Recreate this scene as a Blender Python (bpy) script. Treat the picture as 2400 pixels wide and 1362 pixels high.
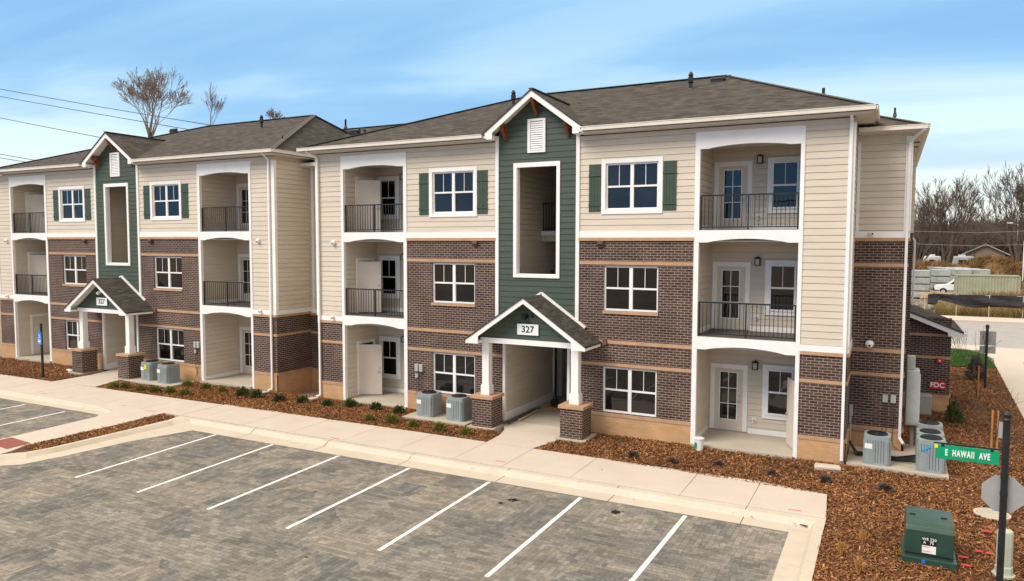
import bpy, math, random
import numpy as np
from mathutils import Vector, Matrix
R = math.radians
rnd = random.Random(7)
for o in list(bpy.data.objects): bpy.data.objects.remove(o, do_unlink=True)
S = bpy.context.scene
COL = S.collection

# ------------------------------------------------------------------ camera
cd = bpy.data.cameras.new('camera'); cam = bpy.data.objects.new('camera', cd); COL.objects.link(cam)
cd.sensor_fit = 'HORIZONTAL'; cd.sensor_width = 36; cd.lens = 25.698
cd.clip_end = 3000; cd.clip_start = 0.1
yaw, pit, rol = R(-27.2857), R(-3.6553), R(0.1387)
f = Vector((math.sin(yaw)*math.cos(pit), math.cos(yaw)*math.cos(pit), math.sin(pit)))
r = f.cross(Vector((0, 0, 1))).normalized(); u = r.cross(f)
rr = r*math.cos(rol)+u*math.sin(rol); uu = -r*math.sin(rol)+u*math.cos(rol)
m = Matrix((rr, uu, -f)).transposed().to_4x4(); m.translation = (11.861, -21.780, 6.028)
cam.matrix_world = m
S.camera = cam

# ------------------------------------------------------------------ light
SUN_EL, SUN_AZ = 46, 212      # azimuth clockwise from +Y
w = bpy.data.worlds.new('World'); S.world = w; w.use_nodes = True
nt = w.node_tree; nt.nodes.clear(); N = nt.nodes; L = nt.links
out = N.new('ShaderNodeOutputWorld'); bg = N.new('ShaderNodeBackground')
sky = N.new('ShaderNodeTexSky'); sky.sky_type = 'NISHITA'; sky.sun_disc = False
sky.sun_elevation = R(SUN_EL); sky.sun_rotation = R(SUN_AZ); sky.air_density = 1.0; sky.dust_density = 1.0; sky.ozone_density = 2.0
tc = N.new('ShaderNodeTexCoord'); sep = N.new('ShaderNodeSeparateXYZ'); L.new(tc.outputs['Generated'], sep.inputs[0])
def wm(op, a, b=None, c=None):
    n = N.new('ShaderNodeMath'); n.operation = op
    for i, v in enumerate((a, b, c)):
        if v is None: continue
        if isinstance(v, (int, float)): n.inputs[i].default_value = v
        else: L.new(v, n.inputs[i])
    return n.outputs[0]
# cloud plane projection: x/z', y/z'
zz = wm('ADD', wm('MAXIMUM', sep.outputs['Z'], 0.0), 0.09)
comb = N.new('ShaderNodeCombineXYZ'); L.new(wm('DIVIDE', sep.outputs['X'], zz), comb.inputs[0]); L.new(wm('DIVIDE', sep.outputs['Y'], zz), comb.inputs[1])
mp = N.new('ShaderNodeMapping'); mp.inputs['Rotation'].default_value = (0, 0, R(-38)); mp.inputs['Scale'].default_value = (0.20, 0.60, 1); mp.inputs['Location'].default_value = (1.3, 0.55, 0)
L.new(comb.outputs[0], mp.inputs[0])
ns = N.new('ShaderNodeTexNoise'); ns.inputs['Scale'].default_value = 1.0; ns.inputs['Detail'].default_value = 8; ns.inputs['Roughness'].default_value = 0.50; ns.inputs['Distortion'].default_value = 0.55
L.new(mp.outputs[0], ns.inputs['Vector'])
rmp = N.new('ShaderNodeMapRange'); rmp.interpolation_type = 'SMOOTHSTEP'; rmp.inputs[1].default_value = 0.38; rmp.inputs[2].default_value = 0.62
L.new(ns.outputs['Fac'], rmp.inputs[0])
hor = N.new('ShaderNodeMapRange'); hor.interpolation_type = 'SMOOTHSTEP'; hor.inputs[1].default_value = 0.30; hor.inputs[2].default_value = 0.02
L.new(sep.outputs['Z'], hor.inputs[0])
fac = wm('MINIMUM', wm('ADD', wm('MULTIPLY', rmp.outputs[0], 0.62), wm('MULTIPLY', hor.outputs[0], 0.72)), 1.0)
CL = 7.5
ramp = N.new('ShaderNodeValToRGB'); e = ramp.color_ramp.elements
e[0].position = 0.0; e[0].color = (0.20, 0.43, 0.80, 1)
e[1].position = 1.0; e[1].color = (0.74, 0.95, 0.98, 1)
e2 = ramp.color_ramp.elements.new(0.5); e2.color = (0.34, 0.62, 0.92, 1)
L.new(fac, ramp.inputs[0])
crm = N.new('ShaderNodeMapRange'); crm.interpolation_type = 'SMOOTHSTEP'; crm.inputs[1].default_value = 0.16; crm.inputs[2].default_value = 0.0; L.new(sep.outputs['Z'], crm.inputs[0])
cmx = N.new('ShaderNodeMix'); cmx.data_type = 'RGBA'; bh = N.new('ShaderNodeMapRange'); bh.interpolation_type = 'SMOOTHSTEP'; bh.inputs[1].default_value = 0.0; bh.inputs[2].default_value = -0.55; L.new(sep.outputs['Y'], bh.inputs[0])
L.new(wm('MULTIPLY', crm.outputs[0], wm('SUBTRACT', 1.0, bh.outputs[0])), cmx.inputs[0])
bmx = N.new('ShaderNodeMix'); bmx.data_type = 'RGBA'; L.new(wm('MULTIPLY', bh.outputs[0], 0.85), bmx.inputs[0]); L.new(ramp.outputs[0], bmx.inputs[6]); bmx.inputs[7].default_value = (0.10, 0.42, 0.95, 1)  # unseen sky behind the camera set deep blue, added for window reflections
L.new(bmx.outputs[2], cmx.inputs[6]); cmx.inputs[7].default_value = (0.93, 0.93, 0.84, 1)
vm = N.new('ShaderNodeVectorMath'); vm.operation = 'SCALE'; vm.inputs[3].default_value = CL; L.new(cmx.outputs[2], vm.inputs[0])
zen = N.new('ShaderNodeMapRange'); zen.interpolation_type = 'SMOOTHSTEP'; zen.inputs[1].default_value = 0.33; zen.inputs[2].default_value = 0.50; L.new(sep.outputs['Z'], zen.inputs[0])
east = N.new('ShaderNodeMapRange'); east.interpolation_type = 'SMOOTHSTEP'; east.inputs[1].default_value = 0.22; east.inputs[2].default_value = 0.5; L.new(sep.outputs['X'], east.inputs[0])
ovc = N.new('ShaderNodeMix'); ovc.data_type = 'RGBA'; L.new(wm('MAXIMUM', zen.outputs[0], wm('MULTIPLY', east.outputs[0], 0.85)), ovc.inputs[0]); L.new(vm.outputs[0], ovc.inputs[6]); ovc.inputs[7].default_value = (8.9, 8.0, 6.75, 1)  # out-of-view sky overhead and to the right set cream, added to warm ambient light
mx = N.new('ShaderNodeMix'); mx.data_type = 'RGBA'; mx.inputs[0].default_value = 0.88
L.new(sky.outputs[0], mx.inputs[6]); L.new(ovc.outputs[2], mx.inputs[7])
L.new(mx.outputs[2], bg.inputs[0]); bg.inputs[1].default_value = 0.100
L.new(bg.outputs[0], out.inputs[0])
ld = bpy.data.lights.new('sun', 'SUN'); sun = bpy.data.objects.new('sun', ld); COL.objects.link(sun)
ld.energy = 2.2; ld.angle = R(32); ld.color = (1.0, 0.90, 0.79)
az, el = R(SUN_AZ), R(SUN_EL)
sd = Vector((math.sin(az)*math.cos(el), math.cos(az)*math.cos(el), math.sin(el)))
sun.rotation_euler = sd.to_track_quat('Z', 'Y').to_euler()
S.view_settings.view_transform = 'Standard'; S.view_settings.look = 'None'; S.view_settings.gamma = 1
S.view_settings.exposure = 0.56
S.render.engine = 'CYCLES'

# ------------------------------------------------------------------ materials
def newmat(name):
    m = bpy.data.materials.new(name); m.use_nodes = True
    return m, m.node_tree.nodes, m.node_tree.links, m.node_tree.nodes['Principled BSDF']
def _set(b, col, rough, metal=0.0, spec=0.5):
    b.inputs['Base Color'].default_value = (*col, 1); b.inputs['Roughness'].default_value = rough
    b.inputs['Metallic'].default_value = metal; b.inputs['Specular IOR Level'].default_value = spec
def noisy(name, c1, c2, rough=0.7, scale=3.0, detail=6, bump=0.0, bscale=40, metal=0.0, spec=0.4, stretch=(1, 1, 1), p=(0.35, 0.65)):
    m, n, l, b = newmat(name); _set(b, c1, rough, metal, spec)
    tc = n.new('ShaderNodeTexCoord'); mp = n.new('ShaderNodeMapping'); mp.inputs['Scale'].default_value = stretch
    l.new(tc.outputs['Object'], mp.inputs[0])
    t = n.new('ShaderNodeTexNoise'); t.inputs['Scale'].default_value = scale; t.inputs['Detail'].default_value = detail; t.inputs['Roughness'].default_value = 0.6
    l.new(mp.outputs[0], t.inputs['Vector'])
    r = n.new('ShaderNodeValToRGB'); r.color_ramp.elements[0].position = p[0]; r.color_ramp.elements[1].position = p[1]
    r.color_ramp.elements[0].color = (*c1, 1); r.color_ramp.elements[1].color = (*c2, 1)
    l.new(t.outputs['Fac'], r.inputs[0]); l.new(r.outputs[0], b.inputs['Base Color'])
    if bump:
        t2 = n.new('ShaderNodeTexNoise'); t2.inputs['Scale'].default_value = bscale; t2.inputs['Detail'].default_value = 4
        l.new(tc.outputs['Object'], t2.inputs['Vector'])
        bp = n.new('ShaderNodeBump'); bp.inputs['Strength'].default_value = bump; bp.inputs['Distance'].default_value = 0.02
        l.new(t2.outputs['Fac'], bp.inputs['Height']); l.new(bp.outputs[0], b.inputs['Normal'])
    return m
def wallvec(n, l, zs=1.0, flat=False):
    tc = n.new('ShaderNodeTexCoord'); s = n.new('ShaderNodeSeparateXYZ'); l.new(tc.outputs['Object'], s.inputs[0])
    c = n.new('ShaderNodeCombineXYZ'); a = n.new('ShaderNodeMath'); a.operation = 'ADD'
    l.new(s.outputs[0], a.inputs[0]); l.new(s.outputs[1], a.inputs[1]); l.new(a.outputs[0], c.inputs[0])
    z = n.new('ShaderNodeMath'); z.operation = 'MULTIPLY'; z.inputs[1].default_value = zs; l.new(s.outputs[2], z.inputs[0]); l.new(z.outputs[0], c.inputs[1])
    return c.outputs[0], tc
def brickmat(name, c1, c2, cm, bw, rh, ms, rough=0.85, zs=1.0, nvar=0.35, nscale=2.0, bump=0.5, dirt=None, shear=0.0):
    m, n, l, b = newmat(name); _set(b, c1, rough, 0, 0.25)
    v, tc = wallvec(n, l, zs)
    t = n.new('ShaderNodeTexBrick'); l.new(v, t.inputs['Vector']); t.inputs['Scale'].default_value = 1.0
    t.inputs['Brick Width'].default_value = bw; t.inputs['Row Height'].default_value = rh; t.inputs['Mortar Size'].default_value = ms
    t.inputs['Mortar Smooth'].default_value = 0.1; t.inputs['Bias'].default_value = 0.0
    t.inputs['Color1'].default_value = (*c1, 1); t.inputs['Color2'].default_value = (*c2, 1); t.inputs['Mortar'].default_value = (*cm, 1)
    ns = n.new('ShaderNodeTexNoise'); ns.inputs['Scale'].default_value = nscale; ns.inputs['Detail'].default_value = 5; l.new(tc.outputs['Object'], ns.inputs['Vector'])
    mr = n.new('ShaderNodeMapRange'); mr.inputs[1].default_value = 0.25; mr.inputs[2].default_value = 0.75; mr.inputs[3].default_value = 1-nvar; mr.inputs[4].default_value = 1+nvar
    l.new(ns.outputs['Fac'], mr.inputs[0])
    mu = n.new('ShaderNodeVectorMath'); mu.operation = 'SCALE'; l.new(t.outputs['Color'], mu.inputs[0]); l.new(mr.outputs[0], mu.inputs[3])
    l.new(mu.outputs[0], b.inputs['Base Color'])
    bp = n.new('ShaderNodeBump'); bp.invert = True; bp.inputs['Strength'].default_value = bump; bp.inputs['Distance'].default_value = 0.01
    l.new(t.outputs['Fac'], bp.inputs['Height']); l.new(bp.outputs[0], b.inputs['Normal'])
    return m
M = {}
M['siding'] = noisy('cream_siding', (0.59, 0.515, 0.415), (0.65, 0.575, 0.47), 0.65, 1.2, 6, 0.12, 60, stretch=(0.4, 0.4, 3))
M['green'] = noisy('green_siding', (0.048, 0.070, 0.050), (0.062, 0.087, 0.063), 0.6, 1.5, 6, 0.12, 60, stretch=(0.4, 0.4, 3))
M['white'] = noisy('white_trim_paint', (0.80, 0.79, 0.765), (0.86, 0.85, 0.83), 0.55, 2.0, 5)
M['gutter'] = noisy('cream_gutter_paint', (0.66, 0.60, 0.52), (0.73, 0.67, 0.59), 0.5, 2.0, 4)
M['soffit'] = noisy('soffit_panel', (0.55, 0.51, 0.45), (0.60, 0.56, 0.50), 0.7, 2.0, 4)
M['brick'] = brickmat('dark_brick', (0.042, 0.026, 0.023), (0.090, 0.052, 0.045), (0.32, 0.25, 0.20), 0.215, 0.0800, 0.0085, nvar=0.25, nscale=1.3)
M['tanbrick'] = brickmat('tan_brick', (0.50, 0.30, 0.15), (0.56, 0.345, 0.18), (0.46, 0.29, 0.16), 0.215, 0.0800, 0.005, nvar=0.12, nscale=1.5, bump=0.3)
M['band'] = noisy('tan_stone_band', (0.42, 0.255, 0.15), (0.50, 0.315, 0.19), 0.85, 3, 6, 0.2, 30)
M['bandbrown'] = noisy('brown_vent_paint',(0.12,0.065,0.05),(0.15,0.085,0.065),0.6)
m_, n_, l_, b_ = newmat('window_glass'); _set(b_, (0.006, 0.008, 0.009), 0.03, 0, 0.5); b_.inputs['IOR'].default_value = 1.6
t_ = n_.new('ShaderNodeTexNoise'); t_.inputs['Scale'].default_value = 0.9; t_.inputs['Detail'].default_value = 2
tc_ = n_.new('ShaderNodeTexCoord'); l_.new(tc_.outputs['Object'], t_.inputs['Vector'])
bp_ = n_.new('ShaderNodeBump'); bp_.inputs['Strength'].default_value = 0.25; bp_.inputs['Distance'].default_value = 0.05
l_.new(t_.outputs['Fac'], bp_.inputs['Height']); l_.new(bp_.outputs[0], b_.inputs['Normal'])
r_ = n_.new('ShaderNodeValToRGB'); r_.color_ramp.elements[0].position = 0.4; r_.color_ramp.elements[0].color = (0.004, 0.005, 0.006, 1); r_.color_ramp.elements[1].position = 0.7; r_.color_ramp.elements[1].color = (0.014, 0.013, 0.011, 1)
l_.new(t_.outputs['Fac'], r_.inputs[0]); oi_ = n_.new('ShaderNodeObjectInfo'); mr_ = n_.new('ShaderNodeMapRange'); mr_.inputs[3].default_value = 0.3; mr_.inputs[4].default_value = 1.5; l_.new(oi_.outputs['Random'], mr_.inputs[0])
vs_ = n_.new('ShaderNodeVectorMath'); vs_.operation = 'SCALE'; l_.new(r_.outputs[0], vs_.inputs[0]); l_.new(mr_.outputs[0], vs_.inputs[3]); l_.new(vs_.outputs[0], b_.inputs['Base Color'])
M['glass'] = m_
M['door'] = noisy('cream_door_paint', (0.62, 0.545, 0.46), (0.66, 0.585, 0.50), 0.5, 2, 4)
M['metal_black'] = noisy('black_metal', (0.012, 0.012, 0.013), (0.02, 0.02, 0.021), 0.45, 5, 3)
M['deck'] = noisy('grey_deck', (0.10, 0.085, 0.075), (0.14, 0.12, 0.105), 0.8, 5, 4)
M['shutter'] = noisy('green_shutter_paint', (0.040, 0.066, 0.042), (0.052, 0.08, 0.052), 0.5, 3, 4)
M['wood'] = noisy('brown_wood', (0.16, 0.035, 0.010), (0.26, 0.07, 0.02), 0.6, 6, 5, stretch=(4, 4, 1))
M['steel'] = noisy('galvanised_steel', (0.42, 0.43, 0.43), (0.50, 0.51, 0.51), 0.45, 4, 4, metal=0.3)
M['greybox'] = noisy('grey_box_paint', (0.36, 0.37, 0.34), (0.44, 0.45, 0.42), 0.55, 4, 4)
M['dark'] = noisy('recess_shade', (0.02, 0.018, 0.016), (0.03, 0.027, 0.024), 0.9)  # near-black: shade of the passage's side recess painted into the wall colour
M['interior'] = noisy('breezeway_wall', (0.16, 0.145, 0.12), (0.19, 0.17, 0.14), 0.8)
M['ac'] = noisy('condenser_grey_paint', (0.24, 0.28, 0.285), (0.29, 0.33, 0.33), 0.5, 3, 4)
M['acdark'] = noisy('condenser_fin', (0.10, 0.12, 0.12), (0.14, 0.165, 0.165), 0.6)
M['label'] = noisy('white_label', (0.78, 0.78, 0.76), (0.83, 0.83, 0.81), 0.4)
M['transformer'] = noisy('dark_green_paint', (0.018, 0.055, 0.038), (0.03, 0.075, 0.055), 0.33, 2, 6, spec=0.6)
M['pedestal'] = noisy('pale_green_plastic', (0.42, 0.47, 0.36), (0.50, 0.54, 0.42), 0.5)
M['signgreen'] = noisy('sign_green', (0.0, 0.30, 0.13), (0.0, 0.33, 0.15), 0.4)
M['signwhite'] = noisy('sign_white', (0.80, 0.82, 0.80), (0.86, 0.87, 0.85), 0.4)
M['black'] = noisy('black_lettering', (0.01, 0.01, 0.01), (0.013, 0.013, 0.013), 0.5)
M['red'] = noisy('red_enamel', (0.60, 0.012, 0.022), (0.66, 0.018, 0.03), 0.4)
M['blue'] = noisy('blue_sign', (0.02, 0.16, 0.55), (0.03, 0.18, 0.6), 0.4)
M['lightblue'] = noisy('light_blue_emblem', (0.02, 0.34, 0.62), (0.03, 0.38, 0.66), 0.4)
M['signback'] = noisy('aluminium_sign_back', (0.36, 0.36, 0.35), (0.40, 0.40, 0.39), 0.5, metal=0.2)
M['yellow'] = noisy('yellow_tag', (0.75, 0.65, 0.02), (0.8, 0.7, 0.03), 0.5)
M['pink'] = noisy('pink_marking_paint', (0.82, 0.10, 0.15), (0.84, 0.20, 0.24), 0.8, 30, 4)
M['stain'] = noisy('black_stain', (0.02, 0.02, 0.02), (0.06, 0.055, 0.05), 0.9, 20)
M['pole'] = M['metal_black']
M['bark'] = noisy('tree_bark', (0.055, 0.042, 0.034), (0.10, 0.08, 0.065), 0.9, 6, 5)
M['twig'] = noisy('bare_twigs', (0.085, 0.062, 0.048), (0.13, 0.098, 0.074), 0.9, 3, 4)
M['leaf'] = noisy('shrub_leaves', (0.045, 0.068, 0.022), (0.12, 0.145, 0.05), 0.7, 14, 3)
M['leafy'] = noisy('yellow_green_leaves', (0.12, 0.13, 0.02), (0.20, 0.19, 0.035), 0.7, 14, 3)
M['greytuft'] = noisy('grey_tuft_leaves', (0.06, 0.05, 0.048), (0.10, 0.085, 0.08), 0.8, 14, 3)
M['straw'] = noisy('straw_blades', (0.38, 0.19, 0.045), (0.50, 0.27, 0.07), 0.8, 14, 3)
M['brush'] = noisy('dry_brush', (0.13, 0.066, 0.022), (0.27, 0.16, 0.06), 0.9, 1.2, 5)
M['brush2'] = noisy('dry_weeds', (0.20, 0.14, 0.05), (0.33, 0.24, 0.10), 0.9, 0.8, 4)
M['dirt'] = noisy('dry_ground', (0.22, 0.16, 0.10), (0.32, 0.25, 0.17), 0.95, 0.15, 8)
M['stake'] = noisy('orange_stake', (0.42, 0.17, 0.04), (0.5, 0.22, 0.06), 0.8)
M['screen'] = noisy('black_windscreen', (0.010, 0.010, 0.012), (0.022, 0.022, 0.025), 0.6, 3, 4)
M['container'] = noisy('sage_green_container', (0.27, 0.28, 0.19), (0.33, 0.34, 0.24), 0.6, 0.8, 5)
M['carpaint'] = noisy('white_car_paint', (0.78, 0.79, 0.80), (0.82, 0.83, 0.84), 0.25)
M['tyre'] = noisy('rubber', (0.015, 0.015, 0.015), (0.025, 0.025, 0.025), 0.8)
M['bluewrap'] = noisy('blue_grey_wrap', (0.48, 0.54, 0.60), (0.66, 0.70, 0.73), 0.4, 2, 5)
M['palestone'] = noisy('grey_stone_units', (0.26, 0.29, 0.27), (0.42, 0.43, 0.40), 0.8, 1.5, 5)
M['lumber'] = noisy('light_lumber', (0.45, 0.33, 0.20), (0.55, 0.42, 0.28), 0.8)
M['housewall'] = noisy('brown_house_siding', (0.22, 0.165, 0.11), (0.28, 0.21, 0.145), 0.8, 1.0)
M['lens'] = noisy('frosted_lamp_glass', (0.45, 0.42, 0.38), (0.5, 0.47, 0.43), 0.3)

# roof shingles
def shingle():
    m, n, l, b = newmat('roof_shingles'); _set(b, (0.1, 0.09, 0.08), 0.95, 0, 0.2)
    v, tc = wallvec(n, l, 2.5)
    t = n.new('ShaderNodeTexBrick'); l.new(v, t.inputs['Vector']); t.inputs['Scale'].default_value = 1
    t.inputs['Brick Width'].default_value = 0.30; t.inputs['Row Height'].default_value = 0.145; t.inputs['Mortar Size'].default_value = 0.006
    t.inputs['Color1'].default_value = (0.056, 0.049, 0.043, 1); t.inputs['Color2'].default_value = (0.096, 0.085, 0.073, 1); t.inputs['Mortar'].default_value = (0.05, 0.043, 0.036, 1)
    mp = n.new('ShaderNodeMapping'); mp.inputs['Scale'].default_value = (1.6, 7, 1); l.new(v, mp.inputs[0])
    ns = n.new('ShaderNodeTexNoise'); ns.inputs['Scale'].default_value = 1.0; ns.inputs['Detail'].default_value = 4; l.new(mp.outputs[0], ns.inputs['Vector'])
    mr = n.new('ShaderNodeMapRange'); mr.inputs[1].default_value = 0.3; mr.inputs[2].default_value = 0.7; mr.inputs[3].default_value = 0.68; mr.inputs[4].default_value = 1.32; l.new(ns.outputs['Fac'], mr.inputs[0])
    mu = n.new('ShaderNodeVectorMath'); mu.operation = 'SCALE'; l.new(t.outputs['Color'], mu.inputs[0]); l.new(mr.outputs[0], mu.inputs[3])
    l.new(mu.outputs[0], b.inputs['Base Color'])
    bp = n.new('ShaderNodeBump'); bp.invert = True; bp.inputs['Strength'].default_value = 0.6; bp.inputs['Distance'].default_value = 0.01
    l.new(t.outputs['Fac'], bp.inputs['Height']); l.new(bp.outputs[0], b.inputs['Normal'])
    return m
M['shingle'] = shingle()
M['ridge'] = noisy('ridge_shingles', (0.07, 0.06, 0.052), (0.12, 0.10, 0.085), 0.95, 6, 4)

# pavers: square fields of bricks laid either way
def pavers():
    m, n, l, b = newmat('grey_pavers'); _set(b, (0.2, 0.19, 0.17), 0.9, 0, 0.2)
    tc = n.new('ShaderNodeTexCoord'); O = tc.outputs['Object']
    def br(rot, off):
        mp = n.new('ShaderNodeMapping'); mp.inputs['Rotation'].default_value = (0, 0, rot); mp.inputs['Location'].default_value = off; l.new(O, mp.inputs[0])
        t = n.new('ShaderNodeTexBrick'); l.new(mp.outputs[0], t.inputs['Vector']); t.inputs['Scale'].default_value = 1
        t.inputs['Brick Width'].default_value = 0.24; t.inputs['Row Height'].default_value = 0.12; t.inputs['Mortar Size'].default_value = 0.0045; t.inputs['Mortar Smooth'].default_value = 0.3
        t.offset = 0.5
        t.inputs['Color1'].default_value = (0.158, 0.150, 0.137, 1); t.inputs['Color2'].default_value = (0.258, 0.244, 0.222, 1); t.inputs['Mortar'].default_value = (0.11, 0.102, 0.09, 1)
        return t
    t1, t2 = br(0, (0, 0, 0)), br(math.pi/2, (0.03, 0.05, 0))
    nz = n.new('ShaderNodeTexNoise'); nz.inputs['Scale'].default_value = 2.0; nz.inputs['Detail'].default_value = 2
    ad = n.new('ShaderNodeVectorMath'); ad.operation = 'MULTIPLY_ADD'; ad.inputs[1].default_value = (0.0, 0.0, 0); l.new(nz.outputs['Color'], ad.inputs[0]); l.new(O, ad.inputs[2])
    vo = n.new('ShaderNodeTexVoronoi'); vo.distance = 'CHEBYCHEV'; vo.inputs['Scale'].default_value = 1.15; l.new(ad.outputs[0], vo.inputs['Vector'])
    sp = n.new('ShaderNodeSeparateColor'); l.new(vo.outputs['Color'], sp.inputs[0])
    st = n.new('ShaderNodeMath'); st.operation = 'GREATER_THAN'; st.inputs[1].default_value = 0.5; l.new(sp.outputs[0], st.inputs[0])
    mc = n.new('ShaderNodeMix'); mc.data_type = 'RGBA'; l.new(st.outputs[0], mc.inputs[0]); l.new(t1.outputs['Color'], mc.inputs[6]); l.new(t2.outputs['Color'], mc.inputs[7])
    mf = n.new('ShaderNodeMix'); l.new(st.outputs[0], mf.inputs[0]); l.new(t1.outputs['Fac'], mf.inputs[2]); l.new(t2.outputs['Fac'], mf.inputs[3])
    # per-field tint + broad staining
    tint = n.new('ShaderNodeValToRGB'); cr = tint.color_ramp; cr.elements[0].position = 0.0; cr.elements[0].color = (0.76, 0.78, 0.79, 1); cr.elements[1].position = 1; cr.elements[1].color = (1.20, 1.14, 1.02, 1)
    x = cr.elements.new(0.5); x.color = (1.0, 0.98, 0.95, 1)
    l.new(sp.outputs[1], tint.inputs[0])
    mu = n.new('ShaderNodeVectorMath'); mu.operation = 'MULTIPLY'; l.new(mc.outputs[2], mu.inputs[0]); l.new(tint.outputs[0], mu.inputs[1])
    ns = n.new('ShaderNodeTexNoise'); ns.inputs['Scale'].default_value = 0.55; ns.inputs['Detail'].default_value = 7; ns.inputs['Roughness'].default_value = 0.65; l.new(O, ns.inputs['Vector'])
    mr = n.new('ShaderNodeMapRange'); mr.inputs[1].default_value = 0.3; mr.inputs[2].default_value = 0.7; mr.inputs[3].default_value = 0.88; mr.inputs[4].default_value = 1.16; l.new(ns.outputs['Fac'], mr.inputs[0])
    m2 = n.new('ShaderNodeVectorMath'); m2.operation = 'SCALE'; l.new(mu.outputs[0], m2.inputs[0]); l.new(mr.outputs[0], m2.inputs[3])
    # rusty patches
    n3 = n.new('ShaderNodeTexNoise'); n3.inputs['Scale'].default_value = 0.9; n3.inputs['Detail'].default_value = 3; mp3 = n.new('ShaderNodeMapping'); mp3.inputs['Location'].default_value = (7, 3, 2); l.new(O, mp3.inputs[0]); l.new(mp3.outputs[0], n3.inputs['Vector'])
    r3 = n.new('ShaderNodeMapRange'); r3.inputs[1].default_value = 0.58; r3.inputs[2].default_value = 0.75; r3.inputs[4].default_value = 0.16; l.new(n3.outputs['Fac'], r3.inputs[0])
    m3 = n.new('ShaderNodeMix'); m3.data_type = 'RGBA'; l.new(r3.outputs[0], m3.inputs[0]); l.new(m2.outputs[0], m3.inputs[6]); m3.inputs[7].default_value = (0.34, 0.255, 0.15, 1)
    n5 = n.new('ShaderNodeTexNoise'); n5.inputs['Scale'].default_value = 1.0; n5.inputs['Detail'].default_value = 5; n5.inputs['Roughness'].default_value = 0.7; mp5 = n.new('ShaderNodeMapping'); mp5.inputs['Scale'].default_value = (0.9, 6.0, 1); l.new(O, mp5.inputs[0]); l.new(mp5.outputs[0], n5.inputs['Vector'])
    r5 = n.new('ShaderNodeMapRange'); r5.inputs[1].default_value = 0.3; r5.inputs[2].default_value = 0.7; r5.inputs[3].default_value = 0.80; r5.inputs[4].default_value = 1.20; l.new(n5.outputs['Fac'], r5.inputs[0])
    m5 = n.new('ShaderNodeVectorMath'); m5.operation = 'SCALE'; l.new(m3.outputs[2], m5.inputs[0]); l.new(r5.outputs[0], m5.inputs[3])
    # grit
    n4 = n.new('ShaderNodeTexNoise'); n4.inputs['Scale'].default_value = 22; n4.inputs['Detail'].default_value = 3; l.new(O, n4.inputs['Vector'])
    r4 = n.new('ShaderNodeMapRange'); r4.inputs[1].default_value = 0.3; r4.inputs[2].default_value = 0.7; r4.inputs[3].default_value = 0.82; r4.inputs[4].default_value = 1.2; l.new(n4.outputs['Fac'], r4.inputs[0])
    m4 = n.new('ShaderNodeVectorMath'); m4.operation = 'SCALE'; l.new(m5.outputs[0], m4.inputs[0]); l.new(r4.outputs[0], m4.inputs[3])
    l.new(m4.outputs[0], b.inputs['Base Color'])
    bp = n.new('ShaderNodeBump'); bp.invert = True; bp.inputs['Strength'].default_value = 0.5; bp.inputs['Distance'].default_value = 0.01; l.new(mf.outputs[0], bp.inputs['Height']); l.new(bp.outputs[0], b.inputs['Normal'])
    return m
M['pavers'] = pavers()
def concrete(name, c1, c2, stain=(0.42, 0.33, 0.2), amt=0.35):
    m, n, l, b = newmat(name); _set(b, c1, 0.9, 0, 0.2)
    tc = n.new('ShaderNodeTexCoord'); O = tc.outputs['Object']
    a = n.new('ShaderNodeTexNoise'); a.inputs['Scale'].default_value = 0.8; a.inputs['Detail'].default_value = 8; a.inputs['Roughness'].default_value = 0.65; l.new(O, a.inputs['Vector'])
    r = n.new('ShaderNodeValToRGB'); r.color_ramp.elements[0].position = 0.3; r.color_ramp.elements[1].position = 0.7; r.color_ramp.elements[0].color = (*c1, 1); r.color_ramp.elements[1].color = (*c2, 1); l.new(a.outputs['Fac'], r.inputs[0])
    g = n.new('ShaderNodeTexNoise'); g.inputs['Scale'].default_value = 2.2; g.inputs['Detail'].default_value = 6; g.inputs['Roughness'].default_value = 0.7
    mp = n.new('ShaderNodeMapping'); mp.inputs['Location'].default_value = (5, 9, 0); mp.inputs['Scale'].default_value = (0.6, 1.6, 1); l.new(O, mp.inputs[0]); l.new(mp.outputs[0], g.inputs['Vector'])
    q = n.new('ShaderNodeMapRange'); q.inputs[1].default_value = 0.55; q.inputs[2].default_value = 0.8; q.inputs[4].default_value = amt; l.new(g.outputs['Fac'], q.inputs[0])
    mx = n.new('ShaderNodeMix'); mx.data_type = 'RGBA'; l.new(q.outputs[0], mx.inputs[0]); l.new(r.outputs[0], mx.inputs[6]); mx.inputs[7].default_value = (*stain, 1)
    f4 = n.new('ShaderNodeTexNoise'); f4.inputs['Scale'].default_value = 35; f4.inputs['Detail'].default_value = 3; l.new(O, f4.inputs['Vector'])
    r4 = n.new('ShaderNodeMapRange'); r4.inputs[1].default_value = 0.3; r4.inputs[2].default_value = 0.7; r4.inputs[3].default_value = 0.94; r4.inputs[4].default_value = 1.06; l.new(f4.outputs['Fac'], r4.inputs[0])
    m4 = n.new('ShaderNodeVectorMath'); m4.operation = 'SCALE'; l.new(mx.outputs[2], m4.inputs[0]); l.new(r4.outputs[0], m4.inputs[3])
    l.new(m4.outputs[0], b.inputs['Base Color'])
    return m
M['walk'] = concrete('sidewalk_concrete', (0.545, 0.475, 0.40), (0.60, 0.53, 0.45), amt=0.15)
M['walk'].node_tree.nodes['Principled BSDF'].inputs['Roughness'].default_value = 0.95
M['kerb'] = concrete('kerb_concrete', (0.53, 0.465, 0.375), (0.60, 0.53, 0.43), (0.36, 0.27, 0.15), 0.6)
M['pad'] = concrete('pad_concrete', (0.42, 0.38, 0.31), (0.50, 0.455, 0.38), amt=0.3)
M['road'] = concrete('road_surface', (0.33, 0.32, 0.31), (0.40, 0.385, 0.37), (0.28, 0.27, 0.25), 0.3)
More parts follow.
